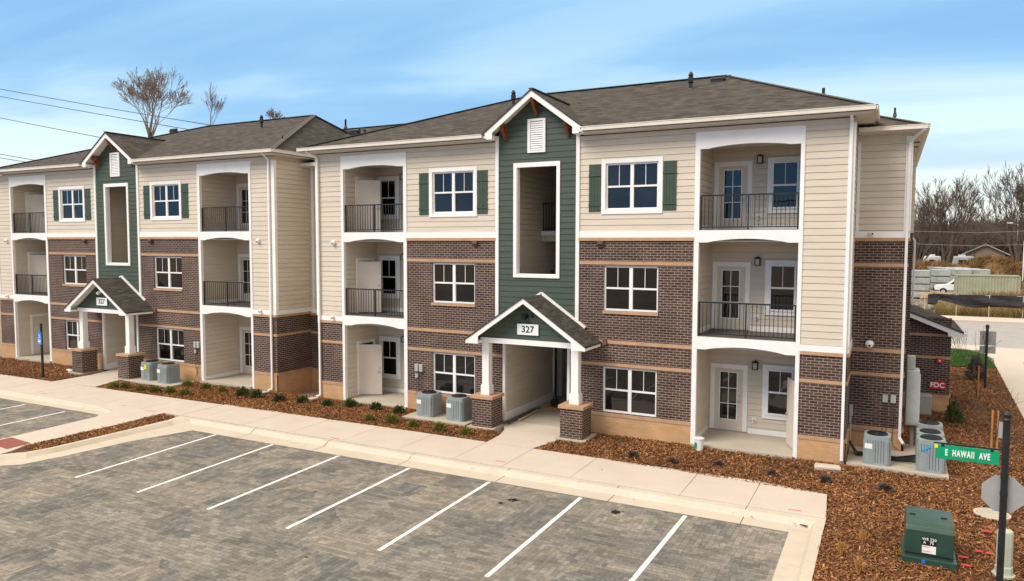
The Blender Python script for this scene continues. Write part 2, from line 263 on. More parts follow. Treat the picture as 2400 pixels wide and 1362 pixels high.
M['paint'] = noisy('white_line_paint', (0.40, 0.39, 0.37), (0.78, 0.78, 0.76), 0.8, 7, 8, p=(0.28, 0.46))
M['mulchbase'] = noisy('mulch_base', (0.055, 0.024, 0.011), (0.15, 0.065, 0.028), 0.95, 9, 8, 0.8, 25)
def chipmat():
    m, n, l, b = newmat('wood_chips'); _set(b, (0.2, 0.08, 0.03), 0.95, 0, 0.15)
    at = n.new('ShaderNodeAttribute'); at.attribute_name = 'tone'
    tc = n.new('ShaderNodeTexCoord'); ns = n.new('ShaderNodeTexNoise'); ns.inputs['Scale'].default_value = 0.5; ns.inputs['Detail'].default_value = 5; l.new(tc.outputs['Object'], ns.inputs['Vector'])
    r = n.new('ShaderNodeValToRGB'); cr = r.color_ramp; cr.elements[0].position = 0; cr.elements[0].color = (0.08, 0.028, 0.012, 1); cr.elements[1].position = 1; cr.elements[1].color = (0.66, 0.40, 0.21, 1)
    for p, c in ((0.30, (0.17, 0.070, 0.027)), (0.6, (0.31, 0.145, 0.058)), (0.85, (0.45, 0.24, 0.11))):
        x = cr.elements.new(p); x.color = (*c, 1)
    l.new(at.outputs['Fac'], r.inputs[0])
    mr = n.new('ShaderNodeMapRange'); mr.inputs[1].default_value = 0.3; mr.inputs[2].default_value = 0.7; mr.inputs[3].default_value = 0.75; mr.inputs[4].default_value = 1.3; l.new(ns.outputs['Fac'], mr.inputs[0])
    mu = n.new('ShaderNodeVectorMath'); mu.operation = 'SCALE'; l.new(r.outputs[0], mu.inputs[0]); l.new(mr.outputs[0], mu.inputs[3]); l.new(mu.outputs[0], b.inputs['Base Color'])
    return m
M['chip'] = chipmat()
M['lawn'] = noisy('lawn_grass', (0.028, 0.078, 0.010), (0.05, 0.115, 0.016), 0.9, 3, 6, 0.5, 40)

# ------------------------------------------------------------------ mesh builder
class MB:
    def __init__(s): s.v = []; s.f = []; s.mi = []; s.cur = 0
    def add(s, vs, fs):
        k = len(s.v); s.v += [tuple(p) for p in vs]; s.f += [tuple(k+i for i in q) for q in fs]; s.mi += [s.cur]*len(fs); return s
    def box(s, x0, x1, y0, y1, z0, z1):
        if x0 > x1: x0, x1 = x1, x0
        if y0 > y1: y0, y1 = y1, y0
        return s.add([(x0,y0,z0),(x1,y0,z0),(x1,y1,z0),(x0,y1,z0),(x0,y0,z1),(x1,y0,z1),(x1,y1,z1),(x0,y1,z1)],
                     [(0,3,2,1),(4,5,6,7),(0,1,5,4),(1,2,6,5),(2,3,7,6),(3,0,4,7)])
    def bar(s, a, b, w, h, up=(0,0,1)):
        a = Vector(a); b = Vector(b); d = (b-a).normalized(); U = Vector(up)
        sd = d.cross(U)
        if sd.length < 1e-4: sd = d.cross(Vector((1,0,0)))
        sd.normalize(); up2 = sd.cross(d).normalized(); A = sd*w/2; B = up2*h/2
        return s.add([a-A-B,a+A-B,a+A+B,a-A+B,b-A-B,b+A-B,b+A+B,b-A+B],[(0,3,2,1),(4,5,6,7),(0,1,5,4),(1,2,6,5),(2,3,7,6),(3,0,4,7)])
    def tube(s, pts, rad, n=8, caps=True):
        pts = [Vector(p) for p in pts]; rs = rad if isinstance(rad, (list, tuple)) else [rad]*len(pts); k = len(s.v); prev = None
        for i, p in enumerate(pts):
            d = (pts[min(i+1, len(pts)-1)]-pts[max(i-1, 0)]).normalized()
            if prev is None: a = d.orthogonal().normalized()
            else:
                a = prev-d*prev.dot(d); a = a.normalized() if a.length > 1e-5 else d.orthogonal().normalized()
            prev = a; b = d.cross(a)
            for j in range(n):
                t = 2*math.pi*j/n; s.v.append(tuple(p+(a*math.cos(t)+b*math.sin(t))*rs[i]))
        for i in range(len(pts)-1):
            for j in range(n):
                s.f.append((k+i*n+j, k+i*n+(j+1)%n, k+(i+1)*n+(j+1)%n, k+(i+1)*n+j)); s.mi.append(s.cur)
        if caps:
            s.f.append(tuple(k+j for j in reversed(range(n)))); s.f.append(tuple(k+(len(pts)-1)*n+j for j in range(n))); s.mi += [s.cur]*2
        return s
    def cyl(s, c, r, z0, z1, n=24, r1=None):
        return s.tube([(c[0],c[1],z0),(c[0],c[1],z1)], [r, r if r1 is None else r1], n)
    def lathe(s, c, prof, n=20):
        k = len(s.v)
        for rr_, z in prof:
            for j in range(n): t = 2*math.pi*j/n; s.v.append((c[0]+rr_*math.cos(t), c[1]+rr_*math.sin(t), c[2]+z))
        for i in range(len(prof)-1):
            for j in range(n): s.f.append((k+i*n+j, k+i*n+(j+1)%n, k+(i+1)*n+(j+1)%n, k+(i+1)*n+j)); s.mi.append(s.cur)
        s.f.append(tuple(k+j for j in reversed(range(n)))); s.f.append(tuple(k+(len(prof)-1)*n+j for j in range(n))); s.mi += [s.cur]*2
        return s
    def prism(s, poly, fn, d0, d1):
        # poly in (a,b) plane, fn(a,b,d)->xyz
        n = len(poly); vs = [fn(a, b, d0) for a, b in poly]+[fn(a, b, d1) for a, b in poly]
        fs = [tuple(range(n)), tuple(n+i for i in reversed(range(n)))]+[(i, n+i, n+(i+1)%n, (i+1)%n) for i in range(n)]
        return s.add(vs, fs)
    def build(s, name, mat, parent=None, bevel=0, smooth=False, loc=None):
        me = bpy.data.meshes.new(name); me.from_pydata(s.v, [], s.f); 
        for mm in (mat if isinstance(mat, (list, tuple)) else [mat]): me.materials.append(M[mm])
        if any(s.mi): me.polygons.foreach_set('material_index', s.mi)
        if smooth: me.polygons.foreach_set('use_smooth', [True]*len(me.polygons))
        me.update(); o = bpy.data.objects.new(name, me); COL.objects.link(o)
        if parent is not None: o.parent = parent
        if loc: o.location = loc
        if bevel:
            b = o.modifiers.new('bevel', 'BEVEL'); b.width = bevel; b.segments = 2; b.limit_method = 'ANGLE'
        return o
def empty(name, label, cat, loc=(0,0,0), rz=0, group=None):
    o = bpy.data.objects.new(name, None); COL.objects.link(o); o.location = loc; o.rotation_euler = (0,0,rz); o.empty_display_size = 0.2
    o['label'] = label; o['category'] = cat
    if group: o['group'] = group
    return o
def tag(o, label, cat, group=None):
    o['label'] = label; o['category'] = cat
    if group: o['group'] = group
    return o
def struct(o, kind='structure'): o['kind'] = kind; return o
def copy_tree(o, parent=None):
    c = o.copy(); COL.objects.link(c); c.parent = parent
    for ch in list(o.children): copy_tree(ch, c)
    return c
FONT = None
def text(body, size, mat, parent, name='lettering', loc=(0,0,0), rot=(R(90),0,0), bold=0.0, sx=1.0, ext=0.003, space=1.0):
    cu = bpy.data.curves.new('t', 'FONT'); cu.body = body; cu.size = size; cu.extrude = ext; cu.offset = bold; cu.align_x = 'CENTER'; cu.align_y = 'CENTER'; cu.space_character = space; cu.resolution_u = 4
    to = bpy.data.objects.new('t', cu); COL.objects.link(to)
    dg = bpy.context.evaluated_depsgraph_get(); me = bpy.data.meshes.new_from_object(to.evaluated_get(dg))
    bpy.data.objects.remove(to, do_unlink=True)
    me.materials.clear(); me.materials.append(M[mat]); o = bpy.data.objects.new(name, me); COL.objects.link(o)
    o.parent = parent; o.location = loc; o.rotation_euler = rot; o.scale = (sx, 1, 1)
    return o
def sheet(name, poly, z, mat, zb=None, kind='structure', parent=None):
    b = MB(); n = len(poly)
    if zb is None: b.add([(x, y, z) for x, y in poly], [tuple(range(n))])
    else: b.prism(poly, lambda a, c, d: (a, c, d), zb, z)
    o = b.build(name, mat, parent)
    if kind: o['kind'] = kind
    return o

# ------------------------------------------------------------------ ground
sheet('ground', [(-400,-200),(400,-200),(400,700),(-400,700)], -0.26, 'dirt')
PZ = -0.12
# parking pavers: wide court, bays left of the island
sheet('parking_pavers', [(-90,-60),(40,-60),(40,-30),(10.13,-30),(10.13,-5.48),(-8.3,-5.55),(-8.9,-7.4),(-9.1,-9.2),(-9.35,-10.3),(-10.4,-11.2),(-12.4,-11.4),(-12.43,-9.24),(-12.64,-6.25),(-13.1,-5.6),(-90,-6.3)], PZ, 'pavers')
# gutter pan (concrete strip) + sloped kerb in front of the walk
def kerb_strip(name, inner, outer_top, zi, zt, mat='kerb'):
    b = MB(); n = len(inner)
    for i in range(n-1):
        b.add([(*inner[i], zi), (*inner[i+1], zi), (*outer_top[i+1], zt), (*outer_top[i], zt)], [(0,1,2,3)])
    return struct(b.build(name, mat))
PAN = PZ+0.006
sheet('gutter_pan', [(10.13,-30),(10.5,-30),(10.52,-5.02),(-9.2,-4.95),(-9.45,-5.3),(-9.6,-7.4),(-9.7,-9.2),(-9.85,-9.9),(-10.4,-10.5),(-11.6,-10.9),(-12.4,-11.4),(-10.4,-11.2),(-9.35,-10.3),(-9.1,-9.2),(-8.9,-7.4),(-8.3,-5.55),(10.13,-5.48)], PAN, 'kerb')
sheet('gutter_pan', [(-90,-6.3),(-13.1,-5.6),(-12.64,-6.25),(-12.43,-9.24),(-12.4,-11.4),(-12.3,-9.3),(-12.5,-6.2),(-12.9,-5.05),(-90,-5.0)], PAN, 'kerb')
kerb_strip('kerb', [(10.5,-30),(10.52,-5.02),(-9.2,-4.95),(-9.45,-5.3),(-9.6,-7.4),(-9.7,-9.2),(-9.85,-9.9),(-10.4,-10.5),(-11.6,-10.9)],
           [(10.58,-30),(10.60,-4.86),(-9.35,-4.78),(-9.62,-5.3),(-9.74,-7.4),(-9.82,-9.2),(-9.98,-9.82),(-10.45,-10.36),(-11.6,-10.75)], PAN, 0.0)
sheet('kerb', [(10.58,-30),(10.60,-4.86),(-9.35,-4.78),(-9.62,-5.3),(-9.74,-7.4),(-9.82,-9.2),(-9.98,-9.82),(-10.45,-10.36),(-11.6,-10.75),(-11.6,-10.6),(-10.5,-10.24),(-10.1,-9.74),(-9.96,-9.2),(-9.90,-7.4),(-9.86,-5.3),(-10.0,-4.66),(10.80,-4.62),(10.80,-30)], 0.0, 'kerb')
# sidewalk slabs with open joints
def walk():
    b = MB(); b2 = MB()
    xs = [10.80, 9.13, 7.55, 4.70, 2.69, 1.13, -0.8, -2.9, -5.0, -7.1, -9.2, -10.1]
    for a, c in zip(xs[:-1], xs[1:]):
        yt = -2.62
        b.prism([(c+0.006,-4.60),(a-0.006 if a < 10.8 else a+0.0,-4.60),(a-0.01 if a < 10.8 else 10.70,yt-0.27*(a > 10)),(c+0.01,yt)], lambda p, q, d: (p, q, d), -0.2, 0.0)
    x = -10.12
    while x > -60:
        c = x-2.1
        b.prism([(c+0.01,-4.98 if x < -12.9 else -4.6),(x-0.01,-4.98 if x < -12.9 else -4.6),(x-0.01,-2.72-0.02*(-10-x)),(c+0.01,-2.74-0.02*(-10-c))], lambda p, q, d: (p, q, d), -0.2, 0.0)
        x = c
    o = struct(b.build('sidewalk', 'walk'))
    o2 = struct(MB().box(-60,10.6,-4.6,-2.9,-0.22,-0.035).build('sidewalk_bed', 'pad'))
walk()
kerb_strip('kerb', [(-60,-5.3),(-12.9,-5.25)], [(-60,-5.02),(-12.9,-4.99)], PAN, 0.0)
for x in (9.12,6.05,2.98,-0.1,-3.2,-6.3):
    struct(MB().add([(x-0.008,-5.5,PAN+0.003),(x+0.008,-5.5,PAN+0.003),(x+0.008,-4.99,PAN+0.003),(x-0.008,-4.99,PAN+0.003),(x+0.008,-4.81,0.003),(x-0.008,-4.81,0.003),(x+0.008,-4.62,0.003),(x-0.008,-4.62,0.003)],[(0,1,2,3),(3,2,4,5),(5,4,6,7)]).build('kerb_joint','mulchbase'))
# connecting walk between island and left bays
sheet('sidewalk', [(-14.4,-4.97),(-14.4,-4.5),(-10.0,-4.5),(-10.0,-4.64),(-10.85,-4.62),(-10.80,-6.7),(-10.85,-8.5),(-10.85,-9.4),(-10.6,-9.9),(-10.55,-10.25),(-11.6,-10.6),(-12.25,-10.8),(-12.25,-9.2),(-12.45,-6.2),(-12.8,-5.2)], -0.002, 'walk', -0.2)
sheet('tactile_pad', [(-12.15,-9.05),(-10.95,-9.15),(-10.9,-9.85),(-12.15,-9.75)], 0.004, 'red')
bpy.data.objects['tactile_pad'].data.materials[0] = noisy('tactile_brick_red', (0.24,0.07,0.05), (0.30,0.10,0.075), 0.85, 20)
# entrance walks
sheet('entrance_walk', [(1.13,-2.62),(2.67,-2.60),(2.98,-1.5),(3.0,-0.3),(3.0,8),(0.4,8),(0.4,-0.3),(0.9,-1.0),(1.10,-1.76)], 0.004, 'walk', -0.2)
sheet('entrance_walk', [(-20.3,-3.0),(-17.6,-2.8),(-18.1,-1.2),(-18.2,0.3),(-18.2,6),(-20.9,6),(-20.9,0.3),(-20.4,-1.2)], 0.006, 'walk', -0.2)
# parking lines
def line(x0, y0, x1, y1, wd=0.10, z=PZ+0.004):
    d = Vector((x1-x0, y1-y0)).normalized(); n = Vector((-d.y, d.x))*wd/2
    return sheet('parking_line', [(x0-n.x,y0-n.y),(x1-n.x,y1-n.y),(x1+n.x,y1+n.y),(x0+n.x,y0+n.y)], z, 'paint')
for a, c in ((-7.23,-6.94),(-4.75,-4.46),(-2.17,-1.97),(0.32,0.48),(2.83,2.94),(5.36,5.42),(7.91,7.84)):
    line(a+0.02, -5.55, c, -10.3)
for x in (-14.7,-17.2,-19.7,-22.2,-24.7,-27.2): line(x, -5.85, x+0.25, -10.5)
# mulch beds
BEDS = [[(-17.5,-2.84),(1.12,-2.60),(1.10,-1.5),(0.62,-1.28),(0.62,0.1),(-18.2,0.1),(-18.2,-1.2)],
        [(2.70,-2.60),(10.72,-2.90),(10.80,-4.60),(10.80,-30),(15.0,-30),(15.4,-10),(15.85,0),(16.19,8.66),(16.71,20.71),(14.6,20.3),(14.0,20.3),(14.0,12.5),(12.2,12.5),(12.2,0.1),(2.92,0.1),(2.92,-1.4)],
        [(-60,-3.9),(-20.35,-3.0),(-20.45,-1.2),(-20.95,0.1),(-60,0.1)],
        [(-10.1,-4.80),(-10.84,-4.70),(-10.80,-6.7),(-10.85,-8.5),(-10.85,-9.4),(-10.5,-10.2),(-10.12,-9.74),(-9.96,-9.2),(-9.90,-7.4),(-9.86,-5.3)]]
for p in BEDS: sheet('mulch_bed', p, -0.03, 'mulchbase')
def inside(px, py, poly):
    x = np.array([p[0] for p in poly]); y = np.array([p[1] for p in poly]); c = np.zeros(px.shape, bool); j = len(poly)-1
    for i in range(len(poly)):
        k = ((y[i] > py) != (y[j] > py)) & (px < (x[j]-x[i])*(py-y[i])/(y[j]-y[i]+1e-12)+x[i]); c ^= k; j = i
    return c
def chips():
    g = np.random.default_rng(3); P = []
    for bi, (poly, n) in enumerate(zip(BEDS, (60000, 330000, 14000, 5000))):
        xs = [p[0] for p in poly]; ys = [p[1] for p in poly]
        x0, x1, y0, y1 = max(min(xs), -29), max(xs), max(min(ys), -9.5), max(ys)
        x = g.uniform(x0, x1, n); y = g.uniform(y0, y1, n)
        k = inside(x, y, poly)
        if bi == 1: k &= ~((y > 0) & (x < 10.95) | (y > 2) & (x < 12.4)); k &= (y < 3) | (g.random(n) < 0.6)
        P.append(np.stack([x[k], y[k]], 1))
    P = np.concatenate(P); n = len(P)
    # hillocks
    z = -0.028+g.random(n)*0.035+0.012*np.sin(P[:,0]*3.1)*np.sin(P[:,1]*2.7)
    ln = g.uniform(0.012, 0.042, n); wd = ln*g.uniform(0.18, 0.45, n); a = g.uniform(0, math.pi, n); tx = g.normal(0, 0.45, n); ty = g.normal(0, 0.5, n)
    d = np.stack([np.cos(a), np.sin(a), tx], 1)*ln[:,None]; e = np.stack([-np.sin(a), np.cos(a), ty], 1)*wd[:,None]
    c = np.stack([P[:,0], P[:,1], z+0.012], 1)
    V = np.stack([c-d-e, c+d-e*0.7, c+d*0.9+e, c-d+e*0.8], 1).reshape(-1, 3)
    me = bpy.data.meshes.new('mulch_chips'); me.vertices.add(4*n); me.vertices.foreach_set('co', V.ravel().astype(np.float32))
    me.loops.add(4*n); me.loops.foreach_set('vertex_index', np.arange(4*n, dtype=np.int32)); me.polygons.add(n); me.polygons.foreach_set('loop_start', np.arange(0, 4*n, 4, dtype=np.int32))
    me.update(calc_edges=True)
    at = me.attributes.new('tone', 'FLOAT', 'FACE'); at.data.foreach_set('value', g.beta(2.6, 3.0, n).astype(np.float32))
    me.materials.append(M['chip']); o = bpy.data.objects.new('mulch_chips', me); COL.objects.link(o); o['kind'] = 'stuff'; o['label'] = 'reddish brown wood chip mulch covering the planting beds'
chips()

# ------------------------------------------------------------------ building
B = empty('apartment_building', 'long three storey apartment building with brick, cream siding and green gabled towers', 'building')
def PY(y0):  return lambda a, z, d: (a, y0-d, z)          # faces -Y
def PXp(x0): return lambda a, z, d: (x0+d, a, z)          # faces +X
def PXm(x0): return lambda a, z, d: (x0-d, a, z)
def cut(a0, a1, z0, z1, holes):
    iv = [(a0, a1)]
    for h in holes:
        if h[3] <= z0+1e-6 or h[2] >= z1-1e-6: continue
        nv = []
        for s, e in iv:
            if h[1] <= s or h[0] >= e: nv.append((s, e)); continue
            if h[0] > s: nv.append((s, h[0]))
            if h[1] < e: nv.append((h[1], e))
        iv = nv
    return iv
def siding(P, a0, a1, z0, z1, mat='siding', holes=(), name='siding_wall', step=0.19, top=None, d0=0.0, parent=None):
    """lap boards; top: fn(a)->max z (for gables)"""
    b = MB(); z = z0; GAP = 0.009
    zs = sorted(set([z0, z1]+[h[2] for h in holes]+[h[3] for h in holes]))
    k = 0
    while z < z1-1e-4:
        ze = min(z+step, z1)
        # split row at hole edges
        cuts = [z]+[q for q in zs if z+0.012 < q < ze-0.002]+[ze]
        for lo, hi in zip(cuts[:-1], cuts[1:]):
            for s, e in cut(a0, a1, lo, hi, holes):
                f0 = (lo-z)/step; f1 = (hi-z)/step; D = lambda q: d0+0.014*(1-q)
                first = lo == z
                if top:   # clip by gable
                    s2, e2 = top(lo+0.001, s, e)
                    s3, e3 = top(hi, s, e)
                    if e2 <= s2: continue
                    if e3 <= s3: s3 = e3 = (s3+e3)/2
                else: s2, e2, s3, e3 = s, e, s, e
                lo2 = lo+GAP if first else lo
                b.add([P(s2,lo2,D(f0)), P(e2,lo2,D(f0)), P(e3,hi,D(f1)), P(s3,hi,D(f1))], [(0,1,2,3)])
                if first:
                    b.add([P(s2,lo2,D(f0)), P(e2,lo2,D(f0)), P(e2,lo2,d0-0.02), P(s2,lo2,d0-0.02)], [(0,1,2,3)])
                    b.add([P(s2,lo2,d0-0.02), P(e2,lo2,d0-0.02), P(e2,lo,d0-0.02), P(s2,lo,d0-0.02)], [(0,1,2,3)])
                    b.add([P(s2,lo,d0-0.02), P(e2,lo,d0-0.02), P(e2,lo,d0), P(s2,lo,d0)], [(0,1,2,3)])
        z = ze
    return b.build(name, mat, parent or B)
def flat(P, a0, a1, z0, z1, mat, holes=(), name='brick_wall', d=0.0, rev=0.14, parent=None):
    b = MB(); zs = sorted(set([z0, z1]+[q for h in holes for q in (h[2], h[3]) if z0 < q < z1]))
    for lo, hi in zip(zs[:-1], zs[1:]):
        for s, e in cut(a0, a1, lo, hi, holes): b.add([P(s,lo,d), P(e,lo,d), P(e,hi,d), P(s,hi,d)], [(0,1,2,3)])
    for h in holes:
        if h[3] <= z0 or h[2] >= z1: continue
        A0, A1, Z0, Z1 = h
        b.add([P(A0,Z0,d),P(A0,Z1,d),P(A0,Z1,d-rev),P(A0,Z0,d-rev)],[(0,1,2,3)]); b.add([P(A1,Z0,d),P(A1,Z1,d),P(A1,Z1,d-rev),P(A1,Z0,d-rev)],[(0,1,2,3)])
        b.add([P(A0,Z1,d),P(A1,Z1,d),P(A1,Z1,d-rev),P(A0,Z1,d-rev)],[(0,1,2,3)]); b.add([P(A0,Z0,d),P(A1,Z0,d),P(A1,Z0,d-rev),P(A0,Z0,d-rev)],[(0,1,2,3)])
    return b.build(name, mat, parent or B)
def pbox(b, P, a0, a1, z0, z1, d0, d1):
    vs = [P(a,z,d) for d in (d0,d1) for a, z in ((a0,z0),(a1,z0),(a1,z1),(a0,z1))]
    return b.add(vs, [(0,1,2,3),(4,7,6,5),(0,4,5,1),(1,5,6,2),(2,6,7,3),(3,7,4,0)])
def board(P, a0, a1, z0, z1, d0, d1, mat, name, parent=None, bevel=0):
    return pbox(MB(), P, a0, a1, z0, z1, d0, d1).build(name, mat, parent or B, bevel)
def dh_window(P, a0, a1, z0, z1, double=True, casing=None, sill=False, rec=0.05, zb=0):
    """frame spans a0..a1,z0..z1 ; rec = how far frame face sits behind wall"""
    fr = MB(); fw = 0.055; F0, F1 = -rec-0.09, -rec
    pbox(fr,P,a0,a1,z0,z0+fw,F0,F1); pbox(fr,P,a0,a1,z1-fw,z1,F0,F1); pbox(fr,P,a0,a0+fw,z0+fw,z1-fw,F0,F1); pbox(fr,P,a1-fw,a1,z0+fw,z1-fw,F0,F1)
    c = (a0+a1)/2; units = [(a0+fw, c-0.055), (c+0.055, a1-fw)] if double else [(a0+fw, a1-fw)]
    if double: pbox(fr,P,c-0.055,c+0.055,z0+fw,z1-fw,F0,F1)
    zm = z0+(z1-z0)*0.50
    wo = fr.build('window', 'white', B)
    g = MB(); mu = MB()
    for s, e in units:
        ra = MB()
        pbox(ra,P,s,e,zm-0.028,zm+0.028,F0+0.01,F1-0.012)
        ra.build('sash_rail','white',wo)
        g.add([P(s,z0+fw,F0+0.03),P(e,z0+fw,F0+0.03),P(e,zm,F0+0.03),P(s,zm,F0+0.03)],[(0,1,2,3)])
        g.add([P(s,zm,F0+0.05),P(e,zm,F0+0.05),P(e,z1-fw,F0+0.05),P(s,z1-fw,F0+0.05)],[(0,1,2,3)])
        q = (s+e)/2; pbox(mu,P,q-0.009,q+0.009,zm+0.028,z1-fw,F0+0.052,F0+0.062)
    g.build('glass','glass',wo); mu.build('muntin','white',wo)
    if casing:
        k = MB(); w_ = casing
        pbox(k,P,a0-w_,a1+w_,z1,z1+w_,0.0,0.035); pbox(k,P,a0-w_,a1+w_,z0-w_,z0,0.0,0.035); pbox(k,P,a0-w_,a0,z0,z1,0.0,0.035); pbox(k,P,a1,a1+w_,z0,z1,0.0,0.035)
        # inner lining back to frame
        pbox(k,P,a0-0.02,a0-0.001,z0,z1,-0.14,0.0); pbox(k,P,a1+0.001,a1+0.02,z0,z1,-0.14,0.0); pbox(k,P,a0,a1,z1+0.001,z1+0.02,-0.14,0.0); pbox(k,P,a0,a1,z0-0.02,z0-0.001,-0.14,0.0)
        k.build('casing','white',wo)
    if sill: pbox(MB(),P,a0-0.02,a1+0.02,z0-0.10,z0-0.002,-0.1,0.045).build('sill','band',wo)
    return wo
def arch_fascia(a0, a1, zb, zt, rise, y0=0.0, th=0.14, name='arched_fascia'):
    pts = [(a0,zt),(a0,zb)]; fl = 0.12*(a1-a0); n = 14
    for i in range(n+1):
        t = i/n; pts.append((a0+fl+(a1-a0-2*fl)*t, zb+rise*math.sin(math.pi*t)**0.75))
    pts += [(a1,zb),(a1,zt)]
    b = MB(); top = [(x, zt) for x, _ in pts[1:-1]]; bot = pts[1:-1]; f0, f1 = 0.04, 0.04-th
    P = PY(y0)
    for i in range(len(bot)-1):
        p, q = bot[i], bot[i+1]
        vs = [P(p[0],p[1],f0),P(q[0],q[1],f0),P(q[0],zt,f0),P(p[0],zt,f0),P(p[0],p[1],f1),P(q[0],q[1],f1),P(q[0],zt,f1),P(p[0],zt,f1)]
        b.add(vs,[(0,1,2,3),(7,6,5,4),(0,4,5,1),(3,2,6,7)])
    e = bot[0]; b.add([P(e[0],e[1],f0),P(e[0],zt,f0),P(e[0],zt,f1),P(e[0],e[1],f1)],[(0,1,2,3)])
    e = bot[-1]; b.add([P(e[0],e[1],f0),P(e[0],zt,f0),P(e[0],zt,f1),P(e[0],e[1],f1)],[(0,1,2,3)])
    return b.build(name, 'white', B)
def railing(a0, a1, z, y=0.06, mid=True):
    b = MB(); b.box(a0,a1,y-0.02,y+0.02,z+0.98,z+1.02); b.box(a0,a1,y-0.015,y+0.015,z+0.06,z+0.09)
    o = b.build('railing','metal_black',B)
    n = int(round((a1-a0)/0.118)); k = MB()
    for i in range(1, n):
        x = a0+(a1-a0)*i/n; k.box(x-0.008,x+0.008,y-0.008,y+0.008,z+0.09,z+0.98)
    k.build('pickets','metal_black',o)
    for x in (a0+0.02, (a0+a1)/2, a1-0.02): MB().box(x-0.02,x+0.02,y-0.022,y+0.022,z-0.02 if x != (a0+a1)/2 else z-0.08,z+0.98).build('rail_post','metal_black',o)
    return o
def french_door(P, a0, a1, z0, z1, sgn=1):
    """leaf with 2x3 lights in a white casing"""
    cw = 0.14
    k = MB(); pbox(k,P,a0-cw,a1+cw,z1,z1+cw,0.0,0.04); pbox(k,P,a0-cw,a0,z0,z1,0.0,0.04); pbox(k,P,a1,a1+cw,z0,z1,0.0,0.04)
    W = a1-a0; s = a0+W*0.20; e = a0+W*0.78; g0, g1 = z0+0.36, z1-0.13
    d = MB(); F = 0.030
    pbox(d,P,a0,a1,z0,g0,0.0,F); pbox(d,P,a0,a1,g1,z1,0.0,F); pbox(d,P,a0,s,g0,g1,0.0,F); pbox(d,P,e,a1,g0,g1,0.0,F)
    o = d.build('door','door',B); k.build('casing','white',o)
    MB().add([P(s,g0,0.019),P(e,g0,0.019),P(e,g1,0.019),P(s,g1,0.019)],[(0,1,2,3)]).build('glass','glass',o)
    q = MB(); fw = 0.028
    pbox(q,P,s-fw,e+fw,g0-fw,g0,0.02,0.038); pbox(q,P,s-fw,e+fw,g1,g1+fw,0.02,0.038); pbox(q,P,s-fw,s,g0,g1,0.02,0.038); pbox(q,P,e,e+fw,g0,g1,0.02,0.038)
    c = (s+e)/2; pbox(q,P,c-0.012,c+0.012,g0,g1,0.0205,0.034)
    for i in (1,2): zq = g0+(g1-g0)*i/3; pbox(q,P,s,e,zq-0.012,zq+0.012,0.0205,0.033)
    q.build('muntin','signwhite',o)
    hx = a1-0.09 if sgn > 0 else a0+0.09
    h = MB(); pbox(h,P,hx-0.03,hx+0.03,z0+0.93,z0+0.99,F,F+0.03); pbox(h,P,hx-0.09*sgn,hx+0.02*sgn,z0+0.945,z0+0.965,F+0.03,F+0.05); pbox(h,P,hx-0.025,hx+0.025,z0+1.10,z0+1.15,F,F+0.025)
    h.build('handle','steel',o)
    return o
def lantern(x, y, z):
    b = MB(); b.box(x-0.05,x+0.05,y-0.03,y,z-0.07,z+0.10); b.box(x-0.015,x+0.015,y-0.12,y,z+0.10,z+0.12)
    b.lathe((x,y-0.12,z),[(0.10,0.05),(0.105,0.065),(0.03,0.12)],4)
    for sx in (-1,1):
        for sy in (-1,1): b.box(x+sx*0.07-0.01,x+sx*0.07+0.01,y-0.12+sy*0.07-0.01,y-0.12+sy*0.07+0.01,z-0.14,z+0.06)
    b.box(x-0.085,x+0.085,y-0.205,y-0.035,z-0.16,z-0.14)
    o = b.build('wall_lantern','metal_black',B); MB().box(x-0.058,x+0.058,y-0.178,y-0.062,z-0.14,z+0.055).build('lamp_glass','lens',o)
def camera_dome(x, y, z, big=1.0):
    b = MB(); b.lathe((x,y-0.04,z),[(0.02,-0.09*big),(0.07*big,-0.07*big),(0.095*big,-0.02),(0.095*big,0.03),(0.07*big,0.08*big),(0.02,0.095*big)],16)
    b.box(x-0.05,x+0.05,y-0.03,y+0.0,z-0.05,z+0.05)
    o = b.build('security_camera','white',B,smooth=False); MB().lathe((x,y-0.12*big,z-0.03),[(0.01,-0.03),(0.03,-0.015),(0.03,0.015),(0.01,0.03)],10).build('camera_lens','black',o)
def downspout(pts, base=True, w_=0.075):
    b = MB()
    for p, q in zip(pts[:-1], pts[1:]): b.bar(p, q, w_, w_*0.8, up=(0,1,0.01))
    return b.build('downspout','white',B,0.008)

Zc = 6.23; Zp = 3.06
def bands(P, a0, a1, z0off, tall, dmat='brick', holes=(), sand=True, ret=None):
    """brick wall with stone bands up to cap. tall: True cap at Zc else Zp"""
    zt = (Zc if tall else Zp)+z0off
    flat(P,a0,a1,0.57+z0off,zt-0.05,'brick',holes)
    def bd(z0,z1,d,nm='stone_band'):
        for s, e in cut(a0,a1,z0,z1,holes): board(P,s,e,z0,z1,-0.02,d,'band',nm)
    lv = [(2.18,2.28)]+([(2.89,3.0),(5.385,5.49)] if tall else [])
    for p, q in lv: bd(p+z0off,q+z0off,0.022)
    bd(zt-0.10,zt,0.05,'stone_cap')
    bd(0.575+z0off,0.68+z0off,0.045)
    flat(P,a0,a1,-0.3,0.575+z0off,'tanbrick',(),name='brick_base',d=0.028)
    if sand: board(P,a0,a1,zt,zt+(0.19 if tall else 0.18),-0.02,0.032,'white','trim_board')

